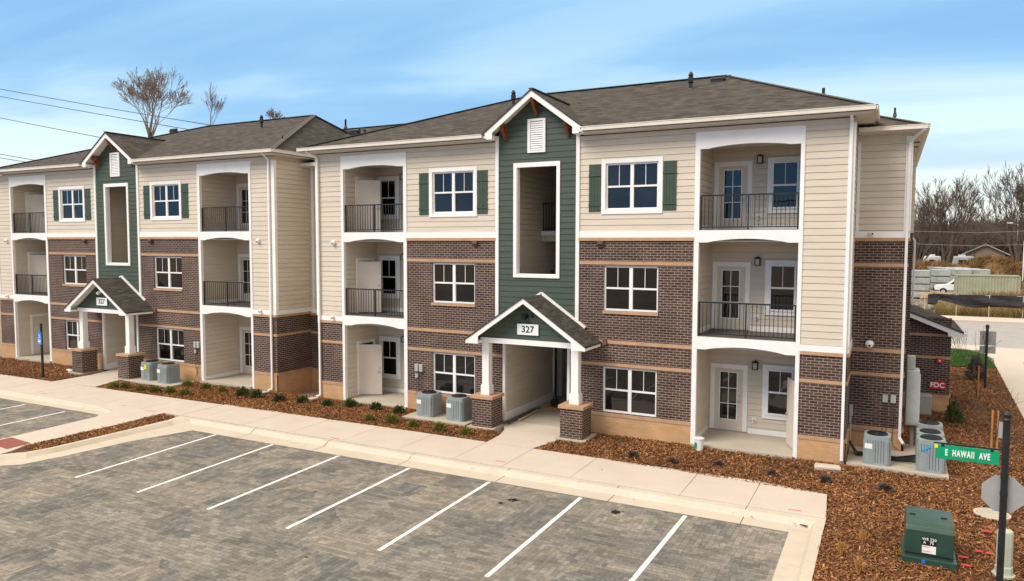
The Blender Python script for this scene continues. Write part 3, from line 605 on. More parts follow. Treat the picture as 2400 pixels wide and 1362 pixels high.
def block(ox, sx, dz, name):
    X = lambda q: ox+q*sx
    F = PY(0.0)
    isA = name == 'A'
    for sg in (-1, 1):
        def rng(a, b):   # mirrored interval in world x
            p, q = X(sg*a), X(sg*b); return (min(p,q), max(p,q))
        Zt = 9.42+dz
        # --- W section
        a0, a1 = rng(1.50, 5.17)
        w0, w1 = rng(2.345, 4.10)
        t0, t1 = rng(2.38, 4.07)
        h3 = (t0, t1, 7.09+dz, 8.53+dz)
        siding(F,a0,a1,Zc+0.19+dz,9.3+dz,holes=[h3])
        dh_window(F,*h3,True,casing=0.13,rec=0.03)
        p0, p1 = rng(1.23, 5.17)
        holes = [(w0,w1,3.94+dz,5.35+dz),(w0,w1,0.70+dz,2.15+dz)]
        # lower brick runs in to the passage, upper brick stops at the tower
        flat(F,p0,p1,0.57+dz,2.95+dz,'brick',[holes[1]])
        flat(F,a0,a1,2.95+dz,Zc-0.05+dz,'brick',[holes[0]])
        for z0,z1,d,s,e in ((2.18,2.28,0.022,p0,p1),(2.89,3.0,0.022,a0,a1),(5.385,5.49,0.022,a0,a1)):
            board(F,s,e,z0+dz,z1+dz,-0.02,d,'band','stone_band')
        board(F,a0,a1,Zc-0.10+dz,Zc+dz,-0.02,0.055,'band','stone_cap')
        board(F,p0,p1,0.575+dz,0.68+dz,-0.02,0.045,'band','stone_band')
        flat(F,p0,p1,-0.3,0.575+dz,'tanbrick',(),name='brick_base',d=0.028)
        board(F,a0,a1,Zc+dz,Zc+0.20+dz,-0.02,0.034,'white','trim_board')
        dh_window(F,*holes[0],True,sill=True,rec=0.06)
        dh_window(F,*holes[1],True,rec=0.06)
        # shutters
        for s, e in (rng(1.83,2.235), rng(4.215,4.62)):
            b = MB(); n = 4; wd = (e-s)/n
            for i in range(n): pbox(b,F,s+i*wd+0.003,s+(i+1)*wd-0.003,7.04+dz,8.52+dz,0.005,0.03)
            for z in (7.26,8.18): pbox(b,F,s,e,z-0.035+dz,z+0.035+dz,0.031,0.052)
            b.build('shutter','shutter',B)
        # --- frieze
        board(F,*rng(1.53,8.18+1.22),9.28+dz,Zt,-0.02,0.030,'soffit','frieze_board')
        # --- balconies
        o0, o1 = rng(5.31, 8.07)
        for s, e, zb in ((*rng(5.17,5.31),-0.05),(*rng(8.07,8.18),-0.05)): board(F,s,e,zb,9.28+dz,-0.10,0.036,'white','trim_board')
        f0, f1 = rng(5.20, 8.15)
        arch_fascia(f0,f1,8.81+dz,9.30+dz,0.09); arch_fascia(f0,f1,6.08+dz,6.44+dz,0.11); arch_fascia(f0,f1,2.915+dz,3.29+dz,0.12)
        for z in (3.31+dz, 6.455+dz):
            MB().box(*rng(5.22,8.13),0.02,2.05,z-0.30,z).build('balcony_deck','deck',B)
            MB().box(*rng(5.24,8.11),0.12,2.0,z-0.36,z-0.31).build('balcony_ceiling','soffit',B)
            railing(o0+0.02,o1-0.02,z)
        MB().box(*rng(5.24,8.11),0.12,2.0,9.0+dz,9.05+dz).build('balcony_ceiling','soffit',B)
        MB().box(*rng(5.2,8.07),-0.14,2.0,-0.2,0.055+dz*0.5).build('patio_slab','pad',B)
        levels = [(0.055+dz*0.5,2.93+dz),(3.31+dz,6.09+dz),(6.455+dz,9.0+dz)]
        bw = PY(2.0)
        inner_face = PXp if sg > 0 else PXm
        outer_face = PXm if sg > 0 else PXp
        for li, (z0, z1) in enumerate(levels):
            siding(bw,*rng(5.2,8.1),z0,z1)
            siding(inner_face(X(sg*5.24)),0.1,2.0,z0,z1)
            hole = (0.80,1.68,z0+0.02,z0+2.03)
            siding(outer_face(X(sg*8.09)),0.1,2.0,z0,z1,holes=[hole])
            board(bw,*rng(6.50,8.09),z0,z0+0.15,0.0,0.03,'white','baseboard')
            board(inner_face(X(sg*5.24)),0.1,1.97,z0,z0+0.15,0.0,0.03,'white','baseboard')
            dd = rng(5.45,6.33); french_door(bw,dd[0],dd[1],z0+0.03,z0+2.02,1 if sg > 0 else -1)
            lantern(X(sg*6.70),2.0,z0+2.22)
            ww = rng(7.05,7.83)
            fz = z0+0.66
            dh_window(PY(1.98),ww[0],ww[1],fz,fz+1.44,False,casing=0.13,rec=-0.07)
            if sg > 0 or li == 0:
                e0 = X(sg*6.69); b = MB(); b.box(e0-0.06,e0+0.06,1.97,2.0,z0+0.34,z0+0.52); ob = b.build('outlet_cover','white',B)
                MB().tube([(e0,1.96,z0+0.43),(e0,1.9,z0+0.43)],0.035,10).build('outlet_knob','greybox',ob)
            # storage closet on outer side wall
            op = outer_face(X(sg*8.09)); open_ = (sg < 0 and (isA or li > 0)) or (sg > 0 and li == 0 and isA)
            k = MB(); a_, b__, c_, d_ = hole
            pbox(k,op,a_-0.11,b__+0.11,d_,d_+0.12,0.0,0.035); pbox(k,op,a_-0.11,a_,c_,d_,0.0,0.035); pbox(k,op,b__,b__+0.11,c_,d_,0.0,0.035)
            kk = k.build('closet_frame','white',B)
            rm = MB(); xx = X(sg*8.09); xo = xx+sg*0.9
            for vs in ([(xo,a_,c_),(xo,b__,c_),(xo,b__,d_),(xo,a_,d_)],[(xx,a_,c_),(xo,a_,c_),(xo,a_,d_),(xx,a_,d_)],[(xx,b__,c_),(xo,b__,c_),(xo,b__,d_),(xx,b__,d_)],[(xx,a_,d_),(xo,a_,d_),(xo,b__,d_),(xx,b__,d_)],[(xx,a_,c_),(xo,a_,c_),(xo,b__,c_),(xx,b__,c_)]): rm.add(vs,[(0,1,2,3)])
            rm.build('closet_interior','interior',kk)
            if not open_:
                lf = MB(); lf.box(xx-0.02,xx+0.02,a_,b__,c_+0.01,d_-0.01); lo = lf.build('closet_door','door',B)
                hk = MB(); hk.box(xx-sg*0.02,xx-sg*0.06,a_+0.06,a_+0.10,c_+0.95,c_+0.99); hk.build('handle','steel',lo)
            else:
                ang = R(62 if not (sg > 0) else 40)      # angle away from wall
                px, py = xx-sg*0.03, (a_+0.01)
                dx, dy = -sg*math.sin(ang), math.cos(ang)
                ex, ey = px+dx*0.88, py+dy*0.88
                if sg > 0: px, py = xx-0.02, 0.42; ex, ey = xx-0.33, 1.22
                lf = MB(); lf.bar((px,py,(c_+d_)/2),(ex,ey,(c_+d_)/2),0.045,d_-c_-0.03); lo = lf.build('closet_door','door',B)
                nx, ny = (dy, -dx) if sg < 0 else (-dy, dx)
                nx, ny = (ey-py, -(ex-px)); L_ = math.hypot(nx,ny); nx, ny = nx/L_, ny/L_
                if ny > 0: nx, ny = -nx, -ny
                hx, hy = px+(ex-px)*0.9, py+(ey-py)*0.9
                hk = MB(); hk.bar((hx,hy,c_+0.93),(hx+nx*0.07,hy+ny*0.07,c_+0.93),0.05,0.05); hk.bar((hx+nx*0.07,hy+ny*0.07,c_+0.93),(hx+nx*0.07-(ex-px)*0.12,hy+ny*0.07-(ey-py)*0.12,c_+0.93),0.02,0.02)
                hk.bar((hx,hy,c_+1.07),(hx+nx*0.045,hy+ny*0.045,c_+1.07),0.05,0.05); hk.build('handle','steel',lo)
        # --- pier
        a0, a1 = rng(8.18, 9.4)
        siding(F,a0,a1,Zp+0.18+dz,9.30+dz)
        bands(F,a0,a1,dz,False)
        xe = X(sg*9.4)
        SP = PXp(xe) if sg > 0 else PXm(xe)
        siding(SP,0.0,2.0,Zp+0.18+dz,9.45+dz)
        bands(SP,0.0,2.0,dz,False)
        ce = rng(9.27,9.4+0.036/sx)
        MB().box(ce[0] if sg > 0 else ce[0],ce[1],-0.036,0.10,Zp+0.18+dz,9.28+dz).build('corner_board','white',B)
        camera_dome(X(sg*8.55),-0.02,6.05+dz,0.9) if sg < 0 or not isA else None
        if not (isA and sg > 0): camera_dome(X(sg*8.62),-0.06,3.2+dz,0.7)
    # --- green tower
    hole = (X(-0.72),X(0.72),5.02+dz,8.54+dz)
    s_ = 0.72
    def top(z, s, e):
        if z <= 9.5+dz: return s, e
        half = (10.92+dz-z)/s_; return max(s, ox-half*1.0), min(e, ox+half*1.0)
    siding(F,X(-1.40),X(1.40),2.72+dz,10.80+dz,'green',[hole],'green_siding_wall',top=top,d0=0.004)
    for a, b_ in ((-1.52,-1.40),(1.40,1.52)): board(F,X(a),X(b_),2.75+dz,9.62+dz,-0.02,0.05,'white','trim_board')
    k = MB(); h = hole
    pbox(k,F,h[0]-0.12,h[1]+0.12,h[3],h[3]+0.15,0.0,0.05); pbox(k,F,h[0]-0.12,h[1]+0.12,h[2]-0.11,h[2],0.0,0.05); pbox(k,F,h[0]-0.12,h[0],h[2],h[3],0.0,0.05); pbox(k,F,h[1],h[1]+0.12,h[2],h[3],0.0,0.05)
    pbox(k,F,h[0]-0.001,h[0]+0.02,h[2],h[3],-0.16,0.0); pbox(k,F,h[1]-0.02,h[1],h[2],h[3],-0.16,0.0); pbox(k,F,h[0],h[1],h[2]-0.01,h[2]+0.015,-0.16,0.0)
    k.build('stairwell_frame','white',B)
    # stairwell interior
    xl, xr = X(-1.15), X(1.15)
    siding(PXp(xl),0.16,6.0,2.9+dz,9.0+dz,name='stairwell_wall')
    siding(PXm(xr),0.16,6.0,2.9+dz,9.0+dz,name='stairwell_wall')
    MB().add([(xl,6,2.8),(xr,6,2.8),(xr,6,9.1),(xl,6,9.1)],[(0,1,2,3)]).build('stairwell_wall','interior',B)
    MB().box(xl,xr,0.05,6.0,9.0+dz,9.05+dz).build('stairwell_ceiling','interior',B)
    MB().box(xl,xr,0.05,0.15,8.56+dz,9.05+dz).build('stairwell_ceiling','interior',B)
    MB().box(xl,xr,0.05,6.0,2.76+dz,2.86+dz).build('stairwell_floor','deck',B)
    lx = X(-1.14)
    MB().box(lx,xr,2.86,6.0,6.12+dz,6.42+dz).build('stair_landing','siding',B)
    MB().box(lx,xr,2.82,2.858,6.34+dz,6.50+dz).build('landing_trim','white',B)
    lr = MB(); lr.box(lx+0.02,xr,2.88,2.92,7.50+dz,7.54+dz); lr.box(lx+0.02,xr,2.89,2.91,6.56+dz,6.59+dz)
    ro = lr.build('railing','metal_black',B); pk = MB(); q = lx
    while q < xr: pk.box(q+0.03,q+0.046,2.89,2.91,6.5+dz,7.50+dz); q += 0.115
    pk.build('pickets','metal_black',ro)
    # upper flight stringer rising from landing
    st = MB()
    for i in range(9): st.box(X(-1.1),X(-0.25),3.1+i*0.28,3.1+(i+1)*0.28,4.6+dz+i*0.18,4.66+dz+i*0.18)
    st.build('stair_treads','deck',B)
    # passage
    siding(PXp(xl),0.03,3.95,0.30,2.72+dz,name='passage_wall'); siding(PXm(xr),0.03,5.0,0.30,2.72+dz,name='passage_wall')
    board(PXp(xl),0.03,3.95,0.02,0.30,0.0,0.05,'white','baseboard'); board(PXm(xr),0.03,5.0,0.02,0.30,0.0,0.05,'white','baseboard')
    board(F,X(-1.23),xl+0.01,0.0,2.85+dz,-0.06,0.05,'white','trim_board'); board(F,xr-0.01,X(1.23),0.0,2.85+dz,-0.06,0.05,'white','trim_board')
    MB().box(xl,xr,0.04,9.0,2.70+dz,2.75+dz).build('passage_ceiling','soffit',B)
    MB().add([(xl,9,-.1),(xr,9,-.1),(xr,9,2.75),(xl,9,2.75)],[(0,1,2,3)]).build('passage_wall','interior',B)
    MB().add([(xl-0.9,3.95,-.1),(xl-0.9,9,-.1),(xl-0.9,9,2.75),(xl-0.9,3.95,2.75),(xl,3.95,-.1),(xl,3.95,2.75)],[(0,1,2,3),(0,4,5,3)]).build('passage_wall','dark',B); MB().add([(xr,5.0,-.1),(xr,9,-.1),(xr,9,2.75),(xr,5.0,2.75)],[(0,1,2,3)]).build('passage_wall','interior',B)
    MB().box(xl-0.05,xl+0.05,3.95,4.05,0,2.7+dz).build('trim_board','white',B)
    MB().box(xl-0.10,xl+0.12,4.55,5.0,0,2.7+dz).build('passage_post','siding',B)
    MB().box(xl,xr,0.03,9.0,-0.2,0.008).build('passage_floor','pad',B)
    # gable louvre
    lv = MB(); a0,a1,z0,z1 = X(-0.32),X(0.32),9.0+dz,10.09+dz
    pbox(lv,F,a0,a1,z0,z0+0.07,0.0,0.06); pbox(lv,F,a0,a1,z1-0.07,z1,0.0,0.06); pbox(lv,F,a0,a0+0.09,z0+0.07,z1-0.07,0.0,0.06); pbox(lv,F,a1-0.09,a1,z0+0.07,z1-0.07,0.0,0.06)
    go = lv.build('gable_vent','white',B); sl = MB()
    nsl = 13
    for i in range(nsl):
        z = z0+0.09+i*(z1-z0-0.16)/nsl
        sl.add([(a0+0.09,-0.05,z),(a1-0.09,-0.05,z),(a1-0.09,-0.012,z+0.062),(a0+0.09,-0.012,z+0.062),(a0+0.09,-0.012,z-0.006),(a1-0.09,-0.012,z-0.006)],[(0,1,2,3),(0,1,5,4)])
    sl.build('louvre_slats','white',go)
    # gable roof, barge boards, returns
    zr, ze, hw, yf = 10.97+dz, 9.70+dz, 1.76*sx, -0.46
    g = MB(); th = 0.045
    for sg in (-1,1):
        g.add([(ox,yf-0.03,zr),(ox+sg*(hw+0.02),yf-0.03,ze-0.02),(ox+sg*(hw+0.02),0.9,ze-0.02),(ox,3.2,zr),
               (ox,yf-0.03,zr-th),(ox+sg*(hw+0.02),yf-0.03,ze-0.02-th),(ox+sg*(hw+0.02),0.9,ze-0.02-th),(ox,3.2,zr-th)],[(0,1,2,3),(7,6,5,4),(0,4,5,1),(1,5,6,2)])
    go = g.build('gable_roof','shingle',B)
    MB().bar((ox,yf-0.03,zr+0.01),(ox,2.6,zr+0.01),0.16,0.03).build('ridge_cap','ridge',go)
    bg_ = MB(); wv = 0.20
    for sg in (-1,1):
        P0 = (ox,zr-th); P1 = (ox+sg*(hw),ze-0.02-th)
        poly = [P0,P1,(P1[0],P1[1]-0.17),(ox+sg*(hw-0.33),P1[1]-0.17),(ox+sg*(hw-0.33),P1[1]+0.33*0.72-0.20),(ox,zr-th-wv)]
        bg_.prism(poly, lambda a, z, d: (a, d, z), yf, yf+0.045)
        # return box behind
        bg_.box(ox+sg*(hw-0.33),ox+sg*hw,yf+0.045,-0.052,P1[1]-0.17,P1[1]-0.03)
        # sloping soffit
        bg_.add([(ox,yf+0.04,zr-th-0.03),(ox+sg*(hw-0.1),yf+0.04,ze-th-0.03),(ox+sg*(hw-0.1),-0.0,ze-th-0.03),(ox,-0.0,zr-th-0.03),
                 (ox,yf+0.04,zr-th-0.06),(ox+sg*(hw-0.1),yf+0.04,ze-th-0.06),(ox+sg*(hw-0.1),-0.0,ze-th-0.06),(ox,-0.0,zr-th-0.06)],[(0,1,2,3),(7,6,5,4)])
    bg_.build('barge_board','white',go)
    for bx, bz in ((ox,10.72+dz),(X(-1.13),9.98+dz),(X(1.13),9.98+dz)):
        br = MB(); br.box(bx-0.05,bx+0.05,-0.10,-0.015,bz-0.52,bz); br.box(bx-0.05,bx+0.05,-0.40,-0.10,bz-0.11,bz-0.01)
        br.bar((bx,-0.36,bz-0.10),(bx,-0.09,bz-0.44),0.09,0.10)
        br.build('gable_bracket','wood',B,0.008)
    # --- portico
    pc = ox+0.20*sx; hw = 2.09*sx; yf = -1.40; zr = 4.37+dz; ze = 2.94+dz; th = 0.04; s2 = (zr-ze)/hw
    g = MB()
    for sg in (-1,1):
        g.add([(pc,yf-0.03,zr),(pc+sg*(hw+0.02),yf-0.03,ze),(pc+sg*(hw+0.02),-0.05,ze),(pc,-0.05,zr),(pc,yf-0.03,zr-th),(pc+sg*(hw+0.02),yf-0.03,ze-th),(pc+sg*(hw+0.02),-0.05,ze-th),(pc,-0.05,zr-th)],[(0,1,2,3),(7,6,5,4),(0,4,5,1),(1,5,6,2)])
    po = g.build('portico_roof','shingle',B)
    bg_ = MB()
    for sg in (-1,1):
        P1 = (pc+sg*hw,ze-th)
        poly = [(pc,zr-th),P1,(P1[0],P1[1]-0.10),(pc+sg*(hw-0.46),P1[1]-0.10),(pc+sg*(hw-0.46),P1[1]+0.46*s2-0.17),(pc,zr-th-0.17)]
        bg_.prism(poly, lambda a, z, d: (a, d, z), yf, yf+0.04)
        bg_.box(pc+sg*(hw-0.46),pc+sg*hw,yf+0.04,-0.06,P1[1]-0.10,P1[1]-0.02)
        bg_.add([(pc,yf+0.03,zr-th-0.03),(pc+sg*(hw-0.1),yf+0.03,ze-th-0.02),(pc+sg*(hw-0.1),-0.06,ze-th-0.02),(pc,-0.06,zr-th-0.03)],[(0,1,2,3)])
    bg_.build('barge_board','white',po)
    # flashing on wall above roof
    fl = MB()
    for sg in (-1,1): fl.bar((pc,-0.03,zr+0.045),(pc+sg*(1.55*sx),-0.03,zr+0.045-1.55*sx*s2),0.09,0.07,up=(0,1,0))
    fl.build('roof_flashing','white',po)
    s3 = s2
    siding(PY(-0.96),pc-1.95*sx,pc+1.95*sx,2.96+dz,4.25+dz,'green',(),'portico_gable',top=lambda z,s,e:(max(s,pc-(zr-0.06-z)/s3),min(e,pc+(zr-0.06-z)/s3)))
    bm = MB(); bm.box(pc-1.74*sx,pc+1.74*sx,-1.02,-0.70,2.80+dz,2.965+dz)
    for sg in (-1,1): bm.box(pc+sg*1.45*sx,pc+sg*1.74*sx,-0.70,-0.05,2.80+dz,2.965+dz)
    bm.build('portico_beam','white',B)
    MB().box(pc-1.7*sx,pc+1.7*sx,-0.95,-0.05,2.966+dz,2.98+dz).build('portico_ceiling','soffit',B)
    for sg in (-1,1):
        cx = pc+sg*1.58*sx
        c = MB(); c.box(cx-0.125,cx+0.125,-0.975,-0.725,1.06+dz,2.80+dz); c.box(cx-0.16,cx+0.16,-1.01,-0.69,1.055+dz,1.36+dz); c.box(cx-0.15,cx+0.15,-1.0,-0.70,1.36+dz,1.39+dz)
        c.build('porch_column','white',B,0.01)
        pd = MB(); pd.box(cx-0.37,cx+0.37,-1.22,-0.48,-0.1,0.97+dz); pp = pd.build('pedestal','brick',B)
        MB().box(cx-0.42,cx+0.42,-1.27,-0.43,0.96+dz,1.055+dz).build('stone_cap','band',pp)
        MB().box(cx-0.5,cx+0.5,-1.36,-0.30,-0.2,0.035).build('pedestal_footing','pad',pp)
    fl = MB(); fl.box(pc-0.18,pc-0.02,-1.04,-0.96,3.68+dz,3.80+dz); fl.bar((pc-0.1,-1.04,3.74+dz),(pc-0.1,-1.16,3.66+dz),0.12,0.10); fl.box(pc+0.10,pc+0.16,-1.0,-0.96,3.70+dz,3.80+dz)
    fl.build('porch_floodlight','metal_black' if isA else 'white',B)
    # scuppers / small vents on brick near top
    for q in (-1.0,1.0):
        vx = X(2.25*q if q > 0 else -2.3); v = MB(); v.box(vx-0.09,vx+0.09,-0.13,0.0,Zc-0.20+dz,Zc-0.10+dz); v.add([(vx-0.09,-0.13,Zc-0.2+dz),(vx+0.09,-0.13,Zc-0.2+dz),(vx+0.09,0,Zc-0.32+dz),(vx-0.09,0,Zc-0.32+dz)],[(0,1,2,3)]); v.build('wall_vent','stain' if False else 'bandbrown',B)
    v = MB(); vx = X(2.42); v.box(vx-0.07,vx+0.07,-0.1,0.0,2.86+dz,3.0+dz); v.build('wall_vent','bandbrown',B)
    # junction boxes next to condensers
    jx = X(-4.75) if isA else X(4.85); j = MB()
    for q in (0,0.19): j.box(jx+q-0.07,jx+q+0.07,-0.09,0.0,1.42+dz,1.68+dz)
    j.box(jx-0.06,jx+0.05,-0.07,0.0,1.18+dz,1.33+dz)
    jo = j.build('disconnect_box','greybox',B,0.006)
    cb = MB(); cb.tube([(jx,-0.04,1.42+dz),(jx+0.0,-0.05,0.6),(jx+0.1,-0.1,0.35),(jx+0.3,-0.4,0.12)],0.008,6); cb.tube([(jx+0.19,-0.04,1.42+dz),(jx+0.2,-0.05,0.7),(jx+0.15,-0.1,0.3),(jx+0.5,-0.3,0.1)],0.009,6); cb.tube([(jx+0.07,-0.04,1.5+dz),(jx+0.08,-0.04,0.45),(jx+0.3,-0.3,0.18)],0.008,6)
    cb.build('conduit','bandbrown',jo)
    sg_ = empty('house_number_sign','white house number board reading 327 on the %s portico' % ('nearer right-hand' if isA else 'farther left-hand'),'sign',(pc-0.015,-1.0,3.305+dz),0,'house number boards')
    MB().box(-0.375,0.375,-0.02,0.0,-0.175,0.175).build('board','signwhite',sg_,0.004)
    text('327',0.30,'black',sg_,loc=(0,-0.024,0),bold=0.004)
block(1.53, 1.0, 0.0, 'A')
block(-19.905, 1.045, 0.07, 'B')

# link recess wall and right end wing (wall plane y=2)
F2 = PY(2.0)
siding(F2,-10.2,-7.87,Zp+0.18,9.2); bands(F2,-10.2,-7.87,0.0,False)
board(F2,-9.96,-9.86,Zp+0.18,9.2,-0.02,0.035,'white','trim_board')
siding(F2,10.93,12.33,Zc+0.20,9.02); bands(F2,10.93,12.33,0.0,True)
board(F2,12.19,12.366,Zc+0.19,9.1,-0.02,0.036,'white','corner_board')
board(F2,10.93,12.33,8.98,9.2,-0.02,0.03,'soffit','frieze_board')
board(F2,10.95,11.03,Zc+0.19,9.0,-0.02,0.034,'white','corner_board')
WR = PXp(12.33)
siding(WR,2.0,12.6,Zc+0.20,9.2); bands(WR,2.0,12.6,0.0,True); board(WR,2.0,2.13,Zc+0.19,9.1,-0.02,0.037,'white','corner_board')
siding(PXp(12.56),7.0,12.6,Zc+0.20,9.2); siding(PY(7.0),12.33,12.574,Zc+0.20,9.2); flat(PXp(12.56),7.0,12.6,2.0,Zc+0.2,'brick'); flat(PY(7.0),12.34,12.56,2.0,Zc+0.2,'brick')
# back and far side so that the body is closed
MB().add([(-31,12.6,-.3),(12.33,12.6,-.3),(12.33,12.6,9.3),(-31,12.6,9.3)],[(0,1,2,3)]).build('rear_wall','siding',B)
MB().add([(-31,2.0,-.3),(-31,12.6,-.3),(-31,12.6,9.3),(-31,2,9.3)],[(0,1,2,3)]).build('rear_wall','siding',B)
siding(F2,-31,-29.7,Zp+0.18,9.2); bands(F2,-31,-29.7,0.07,False)
# annex
AX = PY(8.65); AR = PXp(13.93)
flat(AX,12.36,13.93,0.57,3.4,'brick'); flat(AR,8.65,12.6,0.57,2.85,'brick')
for P_, s, e in ((AX,12.36,13.93),(AR,8.65,12.6)):
    board(P_,s,e,1.90,2.0,-0.02,0.022,'band','stone_band'); board(P_,s,e,0.50,0.60,-0.02,0.045,'band','stone_band'); flat(P_,s,e,-0.3,0.5,'tanbrick',(),name='brick_base',d=0.028)
board(AX,12.36,13.93,2.72,2.82,-0.02,0.022,'band','stone_band')
g = MB(); g.prism([(12.36,3.72),(14.28,2.95),(14.28,2.90),(12.36,3.67)],lambda a,z,d:(a,d,z),8.25,12.9); ao = g.build('annex_roof','shingle',B)
g = MB(); g.prism([(12.36,3.665),(14.27,2.895),(14.27,2.78),(13.8,2.78),(13.8,2.91),(12.36,3.50)],lambda a,z,d:(a,d,z),8.28,8.33); g.box(13.8,14.27,8.33,12.9,2.78,2.87); g.box(14.27,14.37,8.27,12.9,2.80,2.90); g.build('barge_board','white',ao)
for yy in np.arange(8.6,12.6,0.45): MB().box(14.28,14.36,yy,yy+0.03,2.90,2.93).build('gutter_hanger','white',ao)
# main roofs
def hip(name, x0, x1, y0, y1, ze, rx0, rx1, ry, rz, notch=None):
    b = MB(); t = 0.05
    A,B_,C_,D = (x0,y0,ze),(x1,y0,ze),(x1,y1,ze),(x0,y1,ze); E,F_ = (rx0,ry,rz),(rx1,ry,rz)
    sl = (rz-ze)/(ry-y0)
    if notch:
        nx, nw, ny = notch; yi = 0.0; zi = ze+sl*(yi-y0)
        N1,N2,N3,N4,N5 = (nx-nw,y0,ze),(nx-nw*0.86,yi,zi),(nx,ny,ze+sl*(ny-y0)),(nx+nw*0.86,yi,zi),(nx+nw,y0,ze)
        b.add([A,N1,N2,N3,N4,N5,B_,F_,E],[(0,1,2,3,8),(3,4,5,6,7),(3,7,8)]); b.add([B_,C_,D,A,E,F_],[(0,1,5),(1,2,4,5),(2,3,4)])
        edges = [(A,N1),(N5,B_),(B_,C_),(C_,D),(D,A)]
    else:
        b.add([A,B_,C_,D,E,F_],[(0,1,5,4),(1,2,5),(2,3,4,5),(3,0,4)]); edges = [(A,B_),(B_,C_),(C_,D),(D,A)]
    for p, q in edges: b.add([p,q,(q[0],q[1],ze-t),(p[0],p[1],ze-t)],[(0,1,2,3)])
    o = b.build(name,'shingle',B)
    k = MB()
    for p, q in ((A,E),(D,E),(B_,F_),(C_,F_),(E,F_)):
        p, q = Vector(p), Vector(q); n = max(2,int((q-p).length/0.25)); k.bar(p+Vector((0,0,0.012)),q+Vector((0,0,0.012)),0.24,0.022)
    k.build('ridge_cap','ridge',o)
    return o
def gutter_run(o, pts, z):
    b = MB()
    for p, q in zip(pts[:-1], pts[1:]):
        p, q = Vector((*p,z)), Vector((*q,z)); b.bar(p,q,0.11,0.12)
        b.bar(p+Vector((0,0,0.052)),q+Vector((0,0,0.052)),0.135,0.02)
    b.build('gutter','gutter',o)
hA = hip('hip_roof',-8.27,11.38,-0.47,9.85,9.63,-0.9,6.65,4.65,11.88,(1.53,1.70,2.5))
hB = hip('hip_roof',-30.0,-9.68,-0.47,9.85,9.70,-19.6,-12.5,5.0,12.05,(-19.905,1.78,2.5))
hL = hip('hip_roof',-31.5,12.64,1.53,13.1,9.34,-26.0,6.9,7.3,11.72)
gh = 1.72
gutter_run(hA,[(1.53+gh+0.05,-0.52),(11.43,-0.52),(11.43,1.9)],9.575); gutter_run(hA,[(1.53-gh-0.05,-0.52),(-8.32,-0.52),(-8.32,1.9)],9.575)
gutter_run(hB,[(-19.905+gh*1.045+0.05,-0.52),(-9.63,-0.52),(-9.63,1.9)],9.645); gutter_run(hB,[(-19.905-gh*1.045-0.05,-0.52),(-30.05,-0.52),(-30.05,1.9)],9.645)
gutter_run(hL,[(10.97,1.48),(12.69,1.48),(12.69,13.1)],9.28); gutter_run(hL,[(-10.2,1.48),(-7.87,1.48)],9.28)
# soffits
sf = MB(); sf.box(-8.27,-0.12,-0.46,0.05,9.45,9.50); sf.box(3.18,11.38,-0.46,0.05,9.45,9.50); sf.box(10.93,11.38,0.05,2.3,9.45,9.50); sf.box(-8.27,-7.83,0.05,2.3,9.45,9.50)
sf.box(-30.0,-21.63,-0.46,0.05,9.52,9.57); sf.box(-18.18,-9.68,-0.46,0.05,9.52,9.57); sf.box(-10.1,-9.68,0.05,2.3,9.52,9.57)
sf.box(10.95,12.64,1.54,2.05,9.18,9.22); sf.box(12.33,12.64,2.05,13.1,9.18,9.22); sf.box(-10.1,-7.9,1.54,2.05,9.18,9.22)
sf.build('soffit','soffit',B)
for yy in (4.0,5.2): MB().box(12.42,12.58,yy,yy+0.3,9.165,9.179).build('soffit_vent','bandbrown',B)
# roof stacks & vents
def stack(x, y, h, z, cap=True, rad=0.055):
    b = MB(); b.cyl((x,y),rad,z-0.3,z+h,12)
    if cap: b.lathe((x,y,z+h),[(rad*1.0,-0.28),(rad*1.7,-0.24),(rad*1.7,-0.08),(rad*1.2,-0.06),(rad*1.6,0.0),(rad*0.7,0.10)],12)
    o = b.build('vent_pipe','metal_black',B); MB().lathe((x,y,z),[(rad*2.0,-0.10),(rad*1.2,0.03)],12).build('pipe_flashing','ridge',o)
SL = 0.44
stack(5.73,3.2,0.47,11.24); stack(-0.88,3.0,0.52,11.16); stack(-14.15,3.33,0.50,11.34)
stack(9.57,7.0,0.25,11.38,False); stack(11.87,3.0,0.16,9.93,False,0.03); stack(1.35,2.65,0.14,11.0,False,0.025); stack(-10.48,0.9,0.14,10.30,False,0.03)
stack(-12.53,7.3,0.36,11.86,False,0.05); stack(-6.28,0.97,0.14,10.27,False,0.05)
for x,y,z in ((6.47,4.0,11.66),(-7.0,1.25,10.44),(-21.9,4.7,11.98)):
    b = MB(); b.tube([(x-0.24,y,z),(x+0.24,y,z)],0.07,12); b.box(x-0.2,x+0.2,y-0.12,y+0.12,z-0.15,z-0.05); b.build('ridge_vent','metal_black',B)
